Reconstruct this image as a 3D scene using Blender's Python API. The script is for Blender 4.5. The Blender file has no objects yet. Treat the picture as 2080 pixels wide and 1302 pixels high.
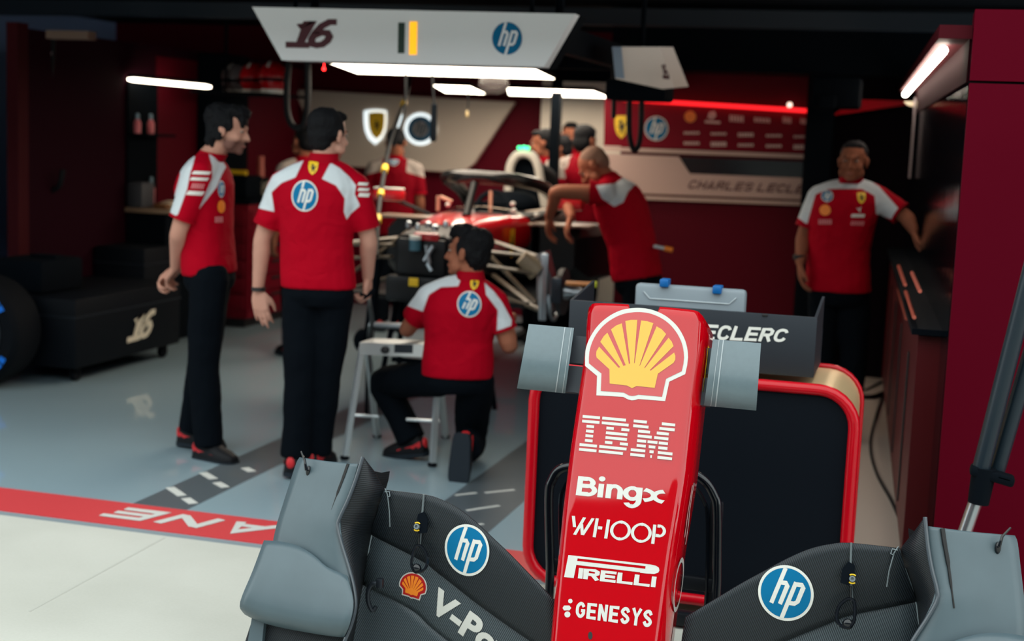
import bpy, bmesh, math, random
import numpy as np
from mathutils import Vector, Matrix, noise, geometry
from mathutils.bvhtree import BVHTree

SC = bpy.context.scene
COL = SC.collection
random.seed(7)

# ------------------------------------------------------------------ camera, world, exposure
CAM_H, PITCH, ROLL, YAW = 1.735, math.radians(7.42), math.radians(2.31), math.radians(15.8)
FPX = 2889.0
FW = np.array([-math.sin(YAW)*math.cos(PITCH), math.cos(YAW)*math.cos(PITCH), -math.sin(PITCH)])
RX = np.array([math.cos(YAW), math.sin(YAW), 0.0])
UP = np.cross(RX, FW)
CR = RX*math.cos(ROLL)+UP*math.sin(ROLL)
CU = -RX*math.sin(ROLL)+UP*math.cos(ROLL)
CP = np.array([0, 0, CAM_H])

cam_data = bpy.data.cameras.new('camera')
cam = bpy.data.objects.new('camera', cam_data)
COL.objects.link(cam)
SC.camera = cam
cam.matrix_world = Matrix(((CR[0], CU[0], -FW[0], 0), (CR[1], CU[1], -FW[1], 0), (CR[2], CU[2], -FW[2], CAM_H), (0, 0, 0, 1)))
cam_data.sensor_width = 36.0
cam_data.lens = FPX/2080*36
cam_data.clip_start = .05
cam_data.clip_end = 200
cam_data.dof.use_dof = True
cam_data.dof.focus_distance = 4.15
cam_data.dof.aperture_fstop = 2.3

SC.view_settings.view_transform = 'Standard'
SC.view_settings.look = 'None'
SC.view_settings.gamma = 1
SC.view_settings.use_curve_mapping = False
SC.view_settings.exposure = 0.0
SC.cycles.use_denoising = True
SC.cycles.max_bounces = 7
SC.cycles.caustics_reflective = False
SC.cycles.caustics_refractive = False
SC.cycles.sample_clamp_indirect = 4.0

# overcast daylight: a soft sky, brighter towards the zenith
world = bpy.data.worlds.new('overcast_sky')
SC.world = world
world.use_nodes = True
_nt = world.node_tree
_bg = _nt.nodes['Background']
_tc = _nt.nodes.new('ShaderNodeTexCoord')
_sx = _nt.nodes.new('ShaderNodeSeparateXYZ')
_cr = _nt.nodes.new('ShaderNodeValToRGB')
_nt.links.new(_tc.outputs['Generated'], _sx.inputs[0])
_nt.links.new(_sx.outputs['Z'], _cr.inputs[0])
_nt.links.new(_cr.outputs['Color'], _bg.inputs['Color'])
_cr.color_ramp.elements[0].position = 0.0
_cr.color_ramp.elements[0].color = (.90, .985, .985, 1)
_cr.color_ramp.elements[1].position = 1.0
_cr.color_ramp.elements[1].color = (.93, 1.0, .985, 1)
_bg.inputs['Strength'].default_value = 2.85


def ray(px, py):
    return FW+CR*(px-1040)/FPX-CU*(py-651)/FPX


def at(px, py, Y):
    d = ray(px, py)
    return Vector(CP+d*(Y/d[1]))


def atz(px, py, z=0.0):
    d = ray(px, py)
    return Vector(CP+d*((z-CAM_H)/d[2]))


def S(r, g, b):
    f = lambda c: (c/255/12.92) if c <= 10.3 else ((c/255+.055)/1.055)**2.4
    return (f(r), f(g), f(b))


# ------------------------------------------------------------------ materials
MATS = {}


def mat(name, col=(.5, .5, .5), rough=.5, metal=0.0, spec=.5, coat=0.0, emit=None, estr=1.0, noise_amt=0.0, noise_scale=20.0, bump=0.0, alpha=1.0, coat_rough=.04):
    if name in MATS:
        return MATS[name]
    m = bpy.data.materials.new(name)
    m.use_nodes = True
    nt = m.node_tree
    b = nt.nodes['Principled BSDF']
    b.inputs['Base Color'].default_value = (*col, 1)
    b.inputs['Roughness'].default_value = rough
    b.inputs['Metallic'].default_value = metal
    b.inputs['Specular IOR Level'].default_value = spec
    b.inputs['Coat Weight'].default_value = coat
    b.inputs['Coat Roughness'].default_value = coat_rough
    b.inputs['Alpha'].default_value = alpha
    if emit:
        b.inputs['Emission Color'].default_value = (*emit, 1)
        b.inputs['Emission Strength'].default_value = estr
    if noise_amt or bump:
        tc = nt.nodes.new('ShaderNodeTexCoord')
        nz = nt.nodes.new('ShaderNodeTexNoise')
        nz.inputs['Scale'].default_value = noise_scale
        nz.inputs['Detail'].default_value = 4
        nt.links.new(tc.outputs['Object'], nz.inputs['Vector'])
        if noise_amt:
            mx = nt.nodes.new('ShaderNodeMix')
            mx.data_type = 'RGBA'
            mx.inputs[6].default_value = (*[c*(1-noise_amt) for c in col], 1)
            mx.inputs[7].default_value = (*[min(1, c*(1+noise_amt)) for c in col], 1)
            nt.links.new(nz.outputs['Fac'], mx.inputs[0])
            nt.links.new(mx.outputs[2], b.inputs['Base Color'])
        if bump:
            bp = nt.nodes.new('ShaderNodeBump')
            bp.inputs['Strength'].default_value = bump
            bp.inputs['Distance'].default_value = .01
            nt.links.new(nz.outputs['Fac'], bp.inputs['Height'])
            nt.links.new(bp.outputs['Normal'], b.inputs['Normal'])
    MATS[name] = m
    return m


def ribbed(name, base, dark, rough, scale, spec=.35, tilt=.25, bump=.3):
    """woven carbon: fine bands across the span"""
    m = mat(name, base, rough, spec=spec)
    nt = m.node_tree
    b = nt.nodes['Principled BSDF']
    tc = nt.nodes.new('ShaderNodeTexCoord')
    mp = nt.nodes.new('ShaderNodeMapping')
    mp.inputs['Rotation'].default_value = (0, tilt, 0)
    wv = nt.nodes.new('ShaderNodeTexWave')
    wv.bands_direction = 'X'
    wv.inputs['Scale'].default_value = scale
    wv.inputs['Distortion'].default_value = 0
    mx = nt.nodes.new('ShaderNodeMix')
    mx.data_type = 'RGBA'
    mx.inputs[6].default_value = (*dark, 1)
    mx.inputs[7].default_value = (*base, 1)
    nt.links.new(tc.outputs['Object'], mp.inputs['Vector'])
    nt.links.new(mp.outputs['Vector'], wv.inputs['Vector'])
    nt.links.new(wv.outputs['Fac'], mx.inputs[0])
    nt.links.new(mx.outputs[2], b.inputs['Base Color'])
    bp = nt.nodes.new('ShaderNodeBump')
    bp.inputs['Strength'].default_value = bump
    bp.inputs['Distance'].default_value = .002
    nt.links.new(wv.outputs['Fac'], bp.inputs['Height'])
    nt.links.new(bp.outputs['Normal'], b.inputs['Normal'])
    return m


def two_tone(name, red, white, rough=.75):
    """shirt cloth: the point attribute 'panel' says where the white yoke is sewn in"""
    m = mat(name, red, rough, spec=.06)
    nt = m.node_tree
    b = nt.nodes['Principled BSDF']
    a = nt.nodes.new('ShaderNodeAttribute')
    a.attribute_name = 'panel'
    mr = nt.nodes.new('ShaderNodeMapRange')
    mr.inputs['From Min'].default_value = -.0025
    mr.inputs['From Max'].default_value = .0025
    mx = nt.nodes.new('ShaderNodeMix')
    mx.data_type = 'RGBA'
    mx.inputs[6].default_value = (*red, 1)
    mx.inputs[7].default_value = (*white, 1)
    nt.links.new(a.outputs['Fac'], mr.inputs['Value'])
    nt.links.new(mr.outputs[0], mx.inputs[0])
    nt.links.new(mx.outputs[2], b.inputs['Base Color'])
    tc = nt.nodes.new('ShaderNodeTexCoord')
    nz = nt.nodes.new('ShaderNodeTexNoise')
    nz.inputs['Scale'].default_value = 9
    nz.inputs['Detail'].default_value = 3
    nz.inputs['Distortion'].default_value = .8
    nt.links.new(tc.outputs['Object'], nz.inputs['Vector'])
    bp = nt.nodes.new('ShaderNodeBump')
    bp.inputs['Strength'].default_value = .45
    bp.inputs['Distance'].default_value = .03
    nt.links.new(nz.outputs['Fac'], bp.inputs['Height'])
    nt.links.new(bp.outputs['Normal'], b.inputs['Normal'])
    return m


# ------------------------------------------------------------------ mesh builder
class MB:
    def __init__(self):
        self.v, self.f, self.m = [], [], []

    def add(self, verts, faces, mi=0):
        o = len(self.v)
        self.v += [tuple(p) for p in verts]
        self.f += [tuple(i+o for i in fc) for fc in faces]
        self.m += [mi]*len(faces)

    def box(self, c, s, rot=None, mi=0, bev=0.0):
        c = Vector(c)
        hx, hy, hz = s[0]/2, s[1]/2, s[2]/2
        if bev > 0:
            b = min(bev, hx*.9, hy*.9, hz*.9)
            vs, fs = [], []
            bm = bmesh.new()
            bmesh.ops.create_cube(bm, size=1)
            for q in bm.verts:
                q.co = Vector((q.co.x*s[0], q.co.y*s[1], q.co.z*s[2]))
            bmesh.ops.bevel(bm, geom=bm.edges[:], offset=b, segments=2, affect='EDGES', profile=.5)
            bm.verts.index_update()
            vs = [q.co.copy() for q in bm.verts]
            fs = [[q.index for q in fc.verts] for fc in bm.faces]
            bm.free()
        else:
            vs = [Vector((x*hx, y*hy, z*hz)) for x in (-1, 1) for y in (-1, 1) for z in (-1, 1)]
            fs = [(0, 1, 3, 2), (4, 6, 7, 5), (0, 4, 5, 1), (2, 3, 7, 6), (0, 2, 6, 4), (1, 5, 7, 3)]
        if rot is not None:
            vs = [rot @ p for p in vs]
        self.add([p+c for p in vs], fs, mi)

    def loft(self, rings, closed=True, caps=True, mi=0):
        n = len(rings[0])
        o = len(self.v)
        vs = [p for r in rings for p in r]
        fs = []
        for i in range(len(rings)-1):
            for j in range(n if closed else n-1):
                a, b = i*n+j, i*n+(j+1) % n
                fs.append((a, b, b+n, a+n))
        if caps and closed:
            fs.append(tuple(range(n))[::-1])
            k = (len(rings)-1)*n
            fs.append(tuple(range(k, k+n)))
        self.add(vs, fs, mi)

    def tube(self, pts, r, n=10, mi=0, caps=True, flat=None):
        pts = [Vector(p) for p in pts]
        rs = r if isinstance(r, (list, tuple)) else [r]*len(pts)
        rings = []
        ref = None
        for i, p in enumerate(pts):
            a = pts[max(i-1, 0)]
            b = pts[min(i+1, len(pts)-1)]
            d = (b-a)
            d = d.normalized() if d.length > 1e-9 else Vector((0, 0, 1))
            if ref is None:
                ref = Vector((0, 0, 1)) if abs(d.z) < .9 else Vector((1, 0, 0))
            u = ref-d*ref.dot(d)
            if u.length < 1e-6:
                u = d.orthogonal()
            u.normalize()
            w = d.cross(u)
            ref = u
            k = flat or 1.0
            rings.append([p+(u*math.cos(t)+w*math.sin(t)*k)*rs[i] for t in [2*math.pi*j/n for j in range(n)]])
        self.loft(rings, True, caps, mi)

    def prism(self, poly, off, mi=0):
        """closed outline in 3-D swept along off"""
        n = len(poly)
        off = Vector(off)
        a = [Vector(p) for p in poly]
        b = [p+off for p in a]
        fs = [tuple(range(n)), tuple(range(2*n-1, n-1, -1))]
        fs += [(j, n+j, n+(j+1) % n, (j+1) % n) for j in range(n)]
        self.add(a+b, fs, mi)

    def lathe(self, prof, c, axis, n=32, mi=0, closed=False):
        axis = Vector(axis).normalized()
        u = axis.orthogonal().normalized()
        w = axis.cross(u)
        rings = [[Vector(c)+axis*h+(u*math.cos(t)+w*math.sin(t))*r for t in [2*math.pi*j/n for j in range(n)]] for r, h in prof]
        if closed:
            rings.append(rings[0])
        self.loft(rings, True, not closed, mi)

    def ball(self, c, r, rot=None, n=16, mi=0):
        rx, ry, rz = r if isinstance(r, (tuple, list)) else (r, r, r)
        rings = []
        m = max(6, n//2)
        for i in range(1, m):
            th = math.pi*i/m
            ring = []
            for j in range(n):
                ph = 2*math.pi*j/n
                q = Vector((rx*math.sin(th)*math.cos(ph), ry*math.sin(th)*math.sin(ph), rz*math.cos(th)))
                if rot is not None:
                    q = rot @ q
                ring.append(Vector(c)+q)
            rings.append(ring)
        self.loft(rings, True, True, mi)

    def mesh(self, name, mats, origin=(0, 0, 0), angle=40):
        me = bpy.data.meshes.new(name)
        ox, oy, oz = origin
        me.from_pydata([(x-ox, y-oy, z-oz) for x, y, z in self.v], [], self.f)
        for m in (mats if isinstance(mats, (list, tuple)) else [mats]):
            me.materials.append(m)
        if any(self.m):
            me.polygons.foreach_set('material_index', self.m)
        bm = bmesh.new()
        bm.from_mesh(me)
        bmesh.ops.recalc_face_normals(bm, faces=bm.faces[:])
        bm.to_mesh(me)
        bm.free()
        if angle:
            me.polygons.foreach_set('use_smooth', [True]*len(me.polygons))
            me.set_sharp_from_angle(angle=math.radians(angle))
        me.update()
        return me


ORG = {}


def tag(o, label=None, cat=None, group=None, kind=None):
    if label:
        o['label'] = label
    if cat:
        o['category'] = cat
    if group:
        o['group'] = group
    if kind:
        o['kind'] = kind
    return o


def thing(name, label, cat, loc, group=None):
    o = bpy.data.objects.new(name, None)
    COL.objects.link(o)
    o.empty_display_size = .1
    o.location = loc
    ORG[o.name] = Vector(loc)
    return tag(o, label, cat, group)


def part(name, mb, mats, parent, label=None, angle=40):
    """one mesh object under its thing (or under a part)"""
    org = ORG[parent.name]
    me = mb.mesh(name, mats, org, angle) if isinstance(mb, MB) else mb
    o = bpy.data.objects.new(name, me)
    COL.objects.link(o)
    o.parent = parent
    ORG[o.name] = org
    if label:
        o['label'] = label
    return o


def solo(name, mb, mats, label, cat, loc=None, group=None, angle=40):
    """a thing that is one mesh"""
    if loc is None:
        xs = np.array(mb.v)
        loc = ((xs[:, 0].min()+xs[:, 0].max())/2, (xs[:, 1].min()+xs[:, 1].max())/2, xs[:, 2].min())
    me = mb.mesh(name, mats, loc, angle)
    o = bpy.data.objects.new(name, me)
    COL.objects.link(o)
    o.location = loc
    ORG[o.name] = Vector(loc)
    return tag(o, label, cat, group)


def struct(name, mb, mats, label=None, angle=30):
    me = mb.mesh(name, mats, (0, 0, 0), angle)
    o = bpy.data.objects.new(name, me)
    COL.objects.link(o)
    ORG[o.name] = Vector((0, 0, 0))
    o['kind'] = 'structure'
    if label:
        o['label'] = label
    return o


def smooth_pts(pts, sub=6, closed=False):
    """Catmull-Rom through the points"""
    P = [Vector(p) for p in pts]
    n = len(P)
    out = []
    rng = range(n if closed else n-1)
    for i in rng:
        p0 = P[(i-1) % n] if closed or i > 0 else P[0]*2-P[1]
        p1, p2 = P[i], P[(i+1) % n]
        p3 = P[(i+2) % n] if closed or i+2 < n else P[n-1]*2-P[n-2]
        for k in range(sub):
            t = k/sub
            out.append(.5*((2*p1)+(p2-p0)*t+(2*p0-5*p1+4*p2-p3)*t*t+(3*p1-p0-3*p2+p3)*t**3))
    if not closed:
        out.append(P[-1])
    return out


# ------------------------------------------------------------------ flat marks (letters, emblems) mapped on to surfaces
def text2d(body, bold=.0, shear=0.0, res=4):
    cu = bpy.data.curves.new('t', 'FONT')
    cu.body = body
    cu.offset = bold
    cu.resolution_u = res
    cu.shear = shear
    o = bpy.data.objects.new('t', cu)
    COL.objects.link(o)
    bpy.context.view_layer.update()
    dg = bpy.context.evaluated_depsgraph_get()
    me = bpy.data.meshes.new_from_object(o.evaluated_get(dg))
    vs = np.array([v.co[:2] for v in me.vertices])
    fs = [tuple(p.vertices) for p in me.polygons]
    bpy.data.objects.remove(o)
    bpy.data.curves.remove(cu)
    bpy.data.meshes.remove(me)
    lo, hi = vs.min(0), vs.max(0)
    vs = (vs-lo)/(hi-lo)
    return [(vs.tolist(), fs, 0)]


def strokes2d(lines, w, shear=0.0, mi=0, wy=None):
    """poly-lines drawn with a pen of width w"""
    out = []
    wy = wy or w
    for ln in lines:
        ln = [(x+shear*y, y) for x, y in ln]
        shut = len(ln) > 8 and math.hypot(ln[0][0]-ln[-1][0], ln[0][1]-ln[-1][1]) < 1e-4
        if shut:
            ln = ln[:-1]
        n = len(ln)
        L, R = [], []
        for i in range(n):
            a = ln[(i-1) % n] if shut else ln[max(i-1, 0)]
            b = ln[(i+1) % n] if shut else ln[min(i+1, n-1)]
            dx, dy = b[0]-a[0], b[1]-a[1]
            q = math.hypot(dx, dy) or 1
            k = 1.0
            if 0 < i < n-1:
                d1 = (ln[i][0]-a[0], ln[i][1]-a[1])
                d2 = (b[0]-ln[i][0], b[1]-ln[i][1])
                l1, l2 = math.hypot(*d1) or 1, math.hypot(*d2) or 1
                c = (d1[0]*d2[0]+d1[1]*d2[1])/(l1*l2)
                k = 1/max(.55, math.sqrt(max(0, (1+c)/2)))
            nx, ny = -dy/q*w/2*k, dx/q*wy/2*k
            L.append((ln[i][0]+nx, ln[i][1]+ny))
            R.append((ln[i][0]-nx, ln[i][1]-ny))
        out.append((L+R, [(i, (i+1) % n, n+(i+1) % n, n+i) for i in range(n if shut else n-1)], mi))
    return out


def poly2d(pts, mi=0):
    return [([tuple(p) for p in pts], [tuple(range(len(pts)))], mi)]


def circ(cx, cy, r, n=40, a0=0, a1=360):
    return [(cx+r*math.cos(math.radians(a0+(a1-a0)*i/n)), cy+r*math.sin(math.radians(a0+(a1-a0)*i/n))) for i in range(n if a1-a0 == 360 else n+1)]


def ring2d(cx, cy, r0, r1, n=48, mi=0):
    a, b = circ(cx, cy, r0, n), circ(cx, cy, r1, n)
    return [(a+b, [(i, (i+1) % n, n+(i+1) % n, n+i) for i in range(n)], mi)]


def unit(shapes, flip=False):
    """scale shapes to the unit square"""
    al = np.array([p for s in shapes for p in s[0]])
    lo, hi = al.min(0), al.max(0)
    return [([((x-lo[0])/(hi[0]-lo[0]), (y-lo[1])/(hi[1]-lo[1])) for x, y in vs], fs, mi) for vs, fs, mi in shapes]


def decal(name, shapes, fn, mats, parent, cuts=8, lift=None, label=None):
    """2-D shapes (units as fn expects) cut into cells and laid on a surface by fn(x, y) -> point"""
    bm = bmesh.new()
    lay = bm.faces.layers.int.new('layer')
    for si, (vs, fs, mi) in enumerate(shapes):
        bv = [bm.verts.new((x, y, mi*1e-4 if lift is None else mi*lift)) for x, y in vs]
        tris = []
        for f in fs:
            if len(f) > 4:
                tris += [tuple(f[i] for i in t) for t in geometry.tessellate_polygon([[Vector((vs[i][0], vs[i][1], 0)) for i in f]])]
            else:
                tris.append(f)
        for f in tris:
            try:
                fc = bm.faces.new([bv[i] for i in f])
                fc.material_index = mi
                fc[lay] = si
            except ValueError:
                pass
    if cuts:
        xs = [v.co.x for v in bm.verts]
        ys = [v.co.y for v in bm.verts]
        for ax, lo, hi in ((0, min(xs), max(xs)), (1, min(ys), max(ys))):
            for k in range(1, cuts):
                c = lo+(hi-lo)*k/cuts
                no = Vector((1, 0, 0)) if ax == 0 else Vector((0, 1, 0))
                bmesh.ops.bisect_plane(bm, geom=bm.verts[:]+bm.edges[:]+bm.faces[:], plane_co=no*c, plane_no=no, dist=(hi-lo)*1e-5)
    org = ORG[parent.name]
    dead = []
    for v in bm.verts:
        p = fn(v.co.x, v.co.y, v.co.z)
        if p is None:
            dead.append(v)
        else:
            v.co = Vector(p)-org
    if dead:
        bmesh.ops.delete(bm, geom=dead, context='VERTS')
    # every stroke lies a hair above the one before it, so that overlaps never share a plane
    bm.normal_update()
    nrm = {}
    for f in bm.faces:
        nrm.setdefault(f[lay], Vector((0, 0, 0)))
        n_ = f.normal if f.normal.dot(Vector(CP)-org-f.calc_center_median()) > 0 else -f.normal
        nrm[f[lay]] += n_*f.calc_area()
    base = min(nrm) if nrm else 0
    for v in bm.verts:
        if v.link_faces:
            k = v.link_faces[0][lay]
            if nrm[k].length > 0:
                v.co += nrm[k].normalized()*(6e-5*(k-base))
    me = bpy.data.meshes.new(name)
    bm.to_mesh(me)
    bm.free()
    for m in mats:
        me.materials.append(m)
    o = bpy.data.objects.new(name, me)
    COL.objects.link(o)
    o.parent = parent
    ORG[o.name] = org
    if label:
        o['label'] = label
    return o


def quad(c):
    """bilinear map of the unit square on to four corners: bottom-left, bottom-right, top-right, top-left"""
    c = [Vector(p) for p in c]
    return lambda x, y: c[0]*(1-x)*(1-y)+c[1]*x*(1-y)+c[2]*x*y+c[3]*(1-x)*y


def hp_shapes(ring=1.0):
    """round blue badge with white letters; radius 1; materials 0 white 1 blue 2 white letters"""
    sh = poly2d(circ(0, 0, 1.0*ring, 48), 0)+poly2d(circ(0, 0, .9*ring, 48), 1)
    w = .15
    lt = [[(-.36, -.42), (-.36, .9)], [(-.36, .36), (-.13, .36), (-.05, .28), (-.05, -.42)],
          [(.2, .435), (.2, -.92)], [(.2, .36), (.44, .36), (.52, .28), (.52, -.26), (.44, -.34), (.2, -.34)]]
    return sh+[(vs, fs, 2) for vs, fs, _ in strokes2d(lt, w, .33)]


def horse_shield():
    """yellow shield with a black rearing horse; about 1 wide, 1.3 high; 0 yellow 1 black"""
    out = [(-.5, .62), (-.25, .66), (0, .67), (.25, .66), (.5, .62), (.5, .2), (.45, -.15), (.3, -.45), (0, -.68), (-.3, -.45), (-.45, -.15), (-.5, .2)]
    body = [(-.02, .42), (-.12, .36), (-.24, .24), (-.2, .2), (-.1, .24), (-.06, .14), (-.2, .06), (-.3, .08), (-.28, .0), (-.16, -.02), (-.08, -.04), (-.14, -.16), (-.1, -.34), (-.18, -.4), (-.04, -.4),
            (.0, -.2), (.1, -.12), (.16, -.28), (.1, -.42), (.22, -.4), (.24, -.22), (.2, -.06), (.26, .06), (.36, .22), (.3, .3), (.22, .16), (.14, .12), (.08, .22), (.06, .36)]
    return poly2d(out, 0)+poly2d(body, 1)


def sixteen():
    """the slanted start number"""
    s1 = [[(.02, .74), (.30, .96), (.30, .06)], [(-.12, .06), (.62, .06)]]
    s6 = [[(1.12, .94), (.9, .94), (.72, .78), (.62, .5), (.6, .28), (.68, .1), (.84, .06), (1.0, .09), (1.1, .24), (1.1, .4), (1.0, .52), (.8, .54), (.63, .42)]]
    return strokes2d(s1, .225, .38)+strokes2d(s6, .225, .38)


def shell_shapes(px=lambda x, y: (x, y)):
    """scallop badge traced on its own grid: 0 white rim, 1 red field, 2 yellow fan"""
    outer = [(645, 560), (650, 500), (668, 440), (695, 385), (730, 333), (775, 285), (830, 243), (890, 210), (960, 187), (1050, 178), (1130, 184), (1200, 203), (1265, 234), (1320, 275), (1368, 325), (1405, 385), (1430, 445), (1443, 505), (1447, 560), (1440, 620), (1425, 690), (1302, 750), (1270, 901), (1062, 886), (1040, 893), (1012, 896), (985, 890), (945, 869), (735, 856), (740, 705), (645, 625)]
    inner = [(676, 560), (682, 505), (698, 450), (722, 400), (755, 352), (795, 310), (845, 272), (905, 240), (970, 220), (1050, 211), (1125, 216), (1190, 234), (1250, 263), (1302, 302), (1345, 350), (1378, 402), (1400, 455), (1412, 510), (1416, 560), (1411, 612), (1398, 668), (1277, 728), (1246, 868), (1062, 852), (1036, 860), (1012, 862), (990, 858), (950, 836), (770, 822), (775, 686), (676, 606)]
    fans = [[(757, 478), (736, 512), (733, 540), (737, 562), (838, 655), (935, 672)],
            [(822, 370), (792, 398), (766, 440), (935, 655), (952, 640)],
            [(935, 298), (890, 315), (850, 345), (972, 640), (992, 625)],
            [(1055, 272), (1005, 272), (962, 281), (1002, 625), (1030, 615)],
            [(1085, 277), (1135, 283), (1180, 298), (1068, 640), (1034, 615)],
            [(1205, 322), (1245, 345), (1279, 382), (1106, 650), (1073, 635)],
            [(1297, 410), (1322, 440), (1336, 475), (1150, 665), (1110, 652)],
            [(1340, 525), (1350, 550), (1349, 580), (1335, 605), (1215, 690), (1140, 682)],
            [(838, 655), (900, 648), (1002, 610), (1034, 608), (1110, 645), (1215, 690), (1190, 800), (1050, 786), (1015, 803), (975, 782), (840, 766)]]
    fine = lambda pts, k: [tuple(q[:2]) for q in smooth_pts([(x, y, 0) for x, y in pts[:k]], 4)]+pts[k:]
    outer, inner = fine(outer, 19), fine(inner, 19)
    sh = poly2d([px(*p) for p in outer], 0)+poly2d([px(*p) for p in inner], 1)
    for f in fans:
        sh += poly2d([px(*p) for p in f], 2)
    return sh


def glyph(ch, W):
    C = [(W-.1, .70), (W-.2, .85), (W/2, .9), (.22, .85), (.1, .68), (.1, .32), (.22, .15), (W/2, .1), (W-.2, .15), (W-.1, .30)]
    rnd = lambda pts: [tuple(q[:2]) for q in smooth_pts([(x, y, 0) for x, y in pts], 3)]
    C = rnd(C)
    R = [(.1, 0), (.1, .9), (W-.25, .9), (W-.12, .80), (W-.12, .58), (W-.25, .48), (.1, .48)]
    return {
        'L': [[(.1, 1), (.1, .1), (W, .1)]],
        'E': [[(W, .9), (.1, .9), (.1, .1), (W, .1)], [(.1, .5), (W-.06, .5)]],
        'C': [C],
        'G': [C+[(W-.1, .46), (W*.55, .46)]],
        'R': [R, [(W-.38, .48), (W-.08, 0)]],
        'P': [R],
        'A': [[(.08, 0), (W/2, .92), (W-.08, 0)], [(.18, .28), (W-.18, .28)]],
        'H': [[(.1, 0), (.1, 1)], [(W-.1, 0), (W-.1, 1)], [(.1, .5), (W-.1, .5)]],
        'S': [rnd([(W-.1, .70), (W-.2, .86), (W/2, .9), (.2, .86), (.1, .72), (.2, .57), (W-.2, .44), (W-.1, .28), (W-.2, .14), (W/2, .1), (.2, .14), (.1, .30)])],
        'N': [[(.1, 0), (.1, 1)], [(.12, .93), (W-.12, .07)], [(W-.1, 0), (W-.1, 1)]],
        'Y': [[(.06, 1), (W/2, .48), (W-.06, 1)], [(W/2, .5), (W/2, 0)]],
        'I': [[(.1, 0), (.1, 1)]],
    }.get(ch, [])


def word2d(text, pen=.2, W=.74, gap=.12, shear=0.0, widths=None):
    """bold capitals drawn with a broad pen, scaled to the unit square"""
    x, sh = 0, []
    for ch in text:
        if ch == ' ':
            x += .45
            continue
        w = (widths or {}).get(ch, .2 if ch == 'I' else W)
        sh += strokes2d([[(px+x, py) for px, py in ln] for ln in glyph(ch, w)], pen, shear)
        x += w+gap
    return unit(sh)
# ------------------------------------------------------------------ palette
BLACK = mat('black_paint', S(8, 13, 20), .45, spec=.3)
SOFTBLACK = mat('matt_black', S(4, 10, 17), .85, spec=.08)
GLOSSBLACK = mat('gloss_black', S(10, 14, 20), .12, spec=.5)
DARKMETAL = mat('dark_metal', S(40, 46, 54), .4, .6)
STEEL = mat('steel', S(165, 172, 178), .28, .9)
ALU = mat('aluminium', S(205, 210, 212), .38, .75)
WALLRED = mat('wall_red', S(88, 4, 24), .6, spec=.12)
DEEPRED = mat('deep_red', S(112, 6, 26), .5, spec=.15)
PILLARRED = mat('pillar_red', S(80, 0, 20), .75, spec=.05)
REDPAINT = mat('red_paint', S(176, 2, 22), .4, spec=.1, coat=.5, coat_rough=.15)
NOSERED = mat('nose_red', S(172, 0, 13), .5, spec=0.0, coat=1.0, coat_rough=.03)
WHITEVINYL = mat('white_vinyl', S(196, 196, 190), .35, coat=.5)
YELLOWVINYL = mat('yellow_vinyl', S(212, 160, 22), .35, coat=.6)
SHELLRED = mat('badge_red', S(176, 10, 14), .4, coat=.9)
ORANGE = mat('orange_vinyl', S(236, 130, 30), .45)
HPBLUE = mat('badge_blue', S(0, 104, 150), .5, spec=.15)
BADGEWHITE = mat('badge_white', S(215, 216, 210), .5)
YELLOW = mat('badge_yellow', S(232, 190, 30), .5)
INK = mat('black_ink', S(18, 18, 20), .6)
BLUEPLASTIC = mat('blue_plastic', S(0, 92, 160), .4)
RUBBER = mat('tyre_rubber', S(7, 11, 17), .8, spec=.12)
CABLE = mat('cable_rubber', S(7, 11, 16), .6, spec=.2)
WARM = (1.0, .86, .68)

CARBON = mat('matt_carbon', S(68, 84, 91), .42, spec=.55, noise_amt=.12, noise_scale=14)
CARBONDARK = [ribbed('ribbed_carbon_left', S(37, 46, 53), S(5, 7, 10), .5, 54, tilt=-.45), ribbed('ribbed_carbon_right', S(37, 46, 53), S(5, 7, 10), .5, 54, tilt=.45)]
CARBONMID = [ribbed('ribbed_carbon_pale_left', S(80, 91, 97), S(26, 33, 38), .42, 54, tilt=-.45), ribbed('ribbed_carbon_pale_right', S(80, 91, 97), S(26, 33, 38), .42, 54, tilt=.45)]
CARBONIN = ribbed('woven_carbon_inside', S(24, 31, 37), S(9, 12, 16), .5, 54, tilt=1.3)
CARBONEDGE = mat('carbon_edge', S(58, 66, 73), .3, spec=.6)

# ------------------------------------------------------------------ the garage shell
def floor_material():
    m = mat('epoxy_floor', S(150, 158, 162), .35, spec=.2, coat=.85, coat_rough=.012)
    nt = m.node_tree
    b = nt.nodes['Principled BSDF']
    tc = nt.nodes.new('ShaderNodeTexCoord')
    nz = nt.nodes.new('ShaderNodeTexNoise')
    nz.inputs['Scale'].default_value = .8
    nz.inputs['Detail'].default_value = 5
    cr = nt.nodes.new('ShaderNodeValToRGB')
    cr.color_ramp.elements[0].color = (*S(134, 156, 166), 1)
    cr.color_ramp.elements[1].color = (*S(148, 169, 178), 1)
    nt.links.new(tc.outputs['Object'], nz.inputs['Vector'])
    nt.links.new(nz.outputs['Fac'], cr.inputs[0])
    nt.links.new(cr.outputs[0], b.inputs['Base Color'])
    mr = nt.nodes.new('ShaderNodeMapRange')
    mr.inputs['To Min'].default_value = .3
    mr.inputs['To Max'].default_value = .42
    nt.links.new(nz.outputs['Fac'], mr.inputs['Value'])
    nt.links.new(mr.outputs[0], b.inputs['Roughness'])
    return m


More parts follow.
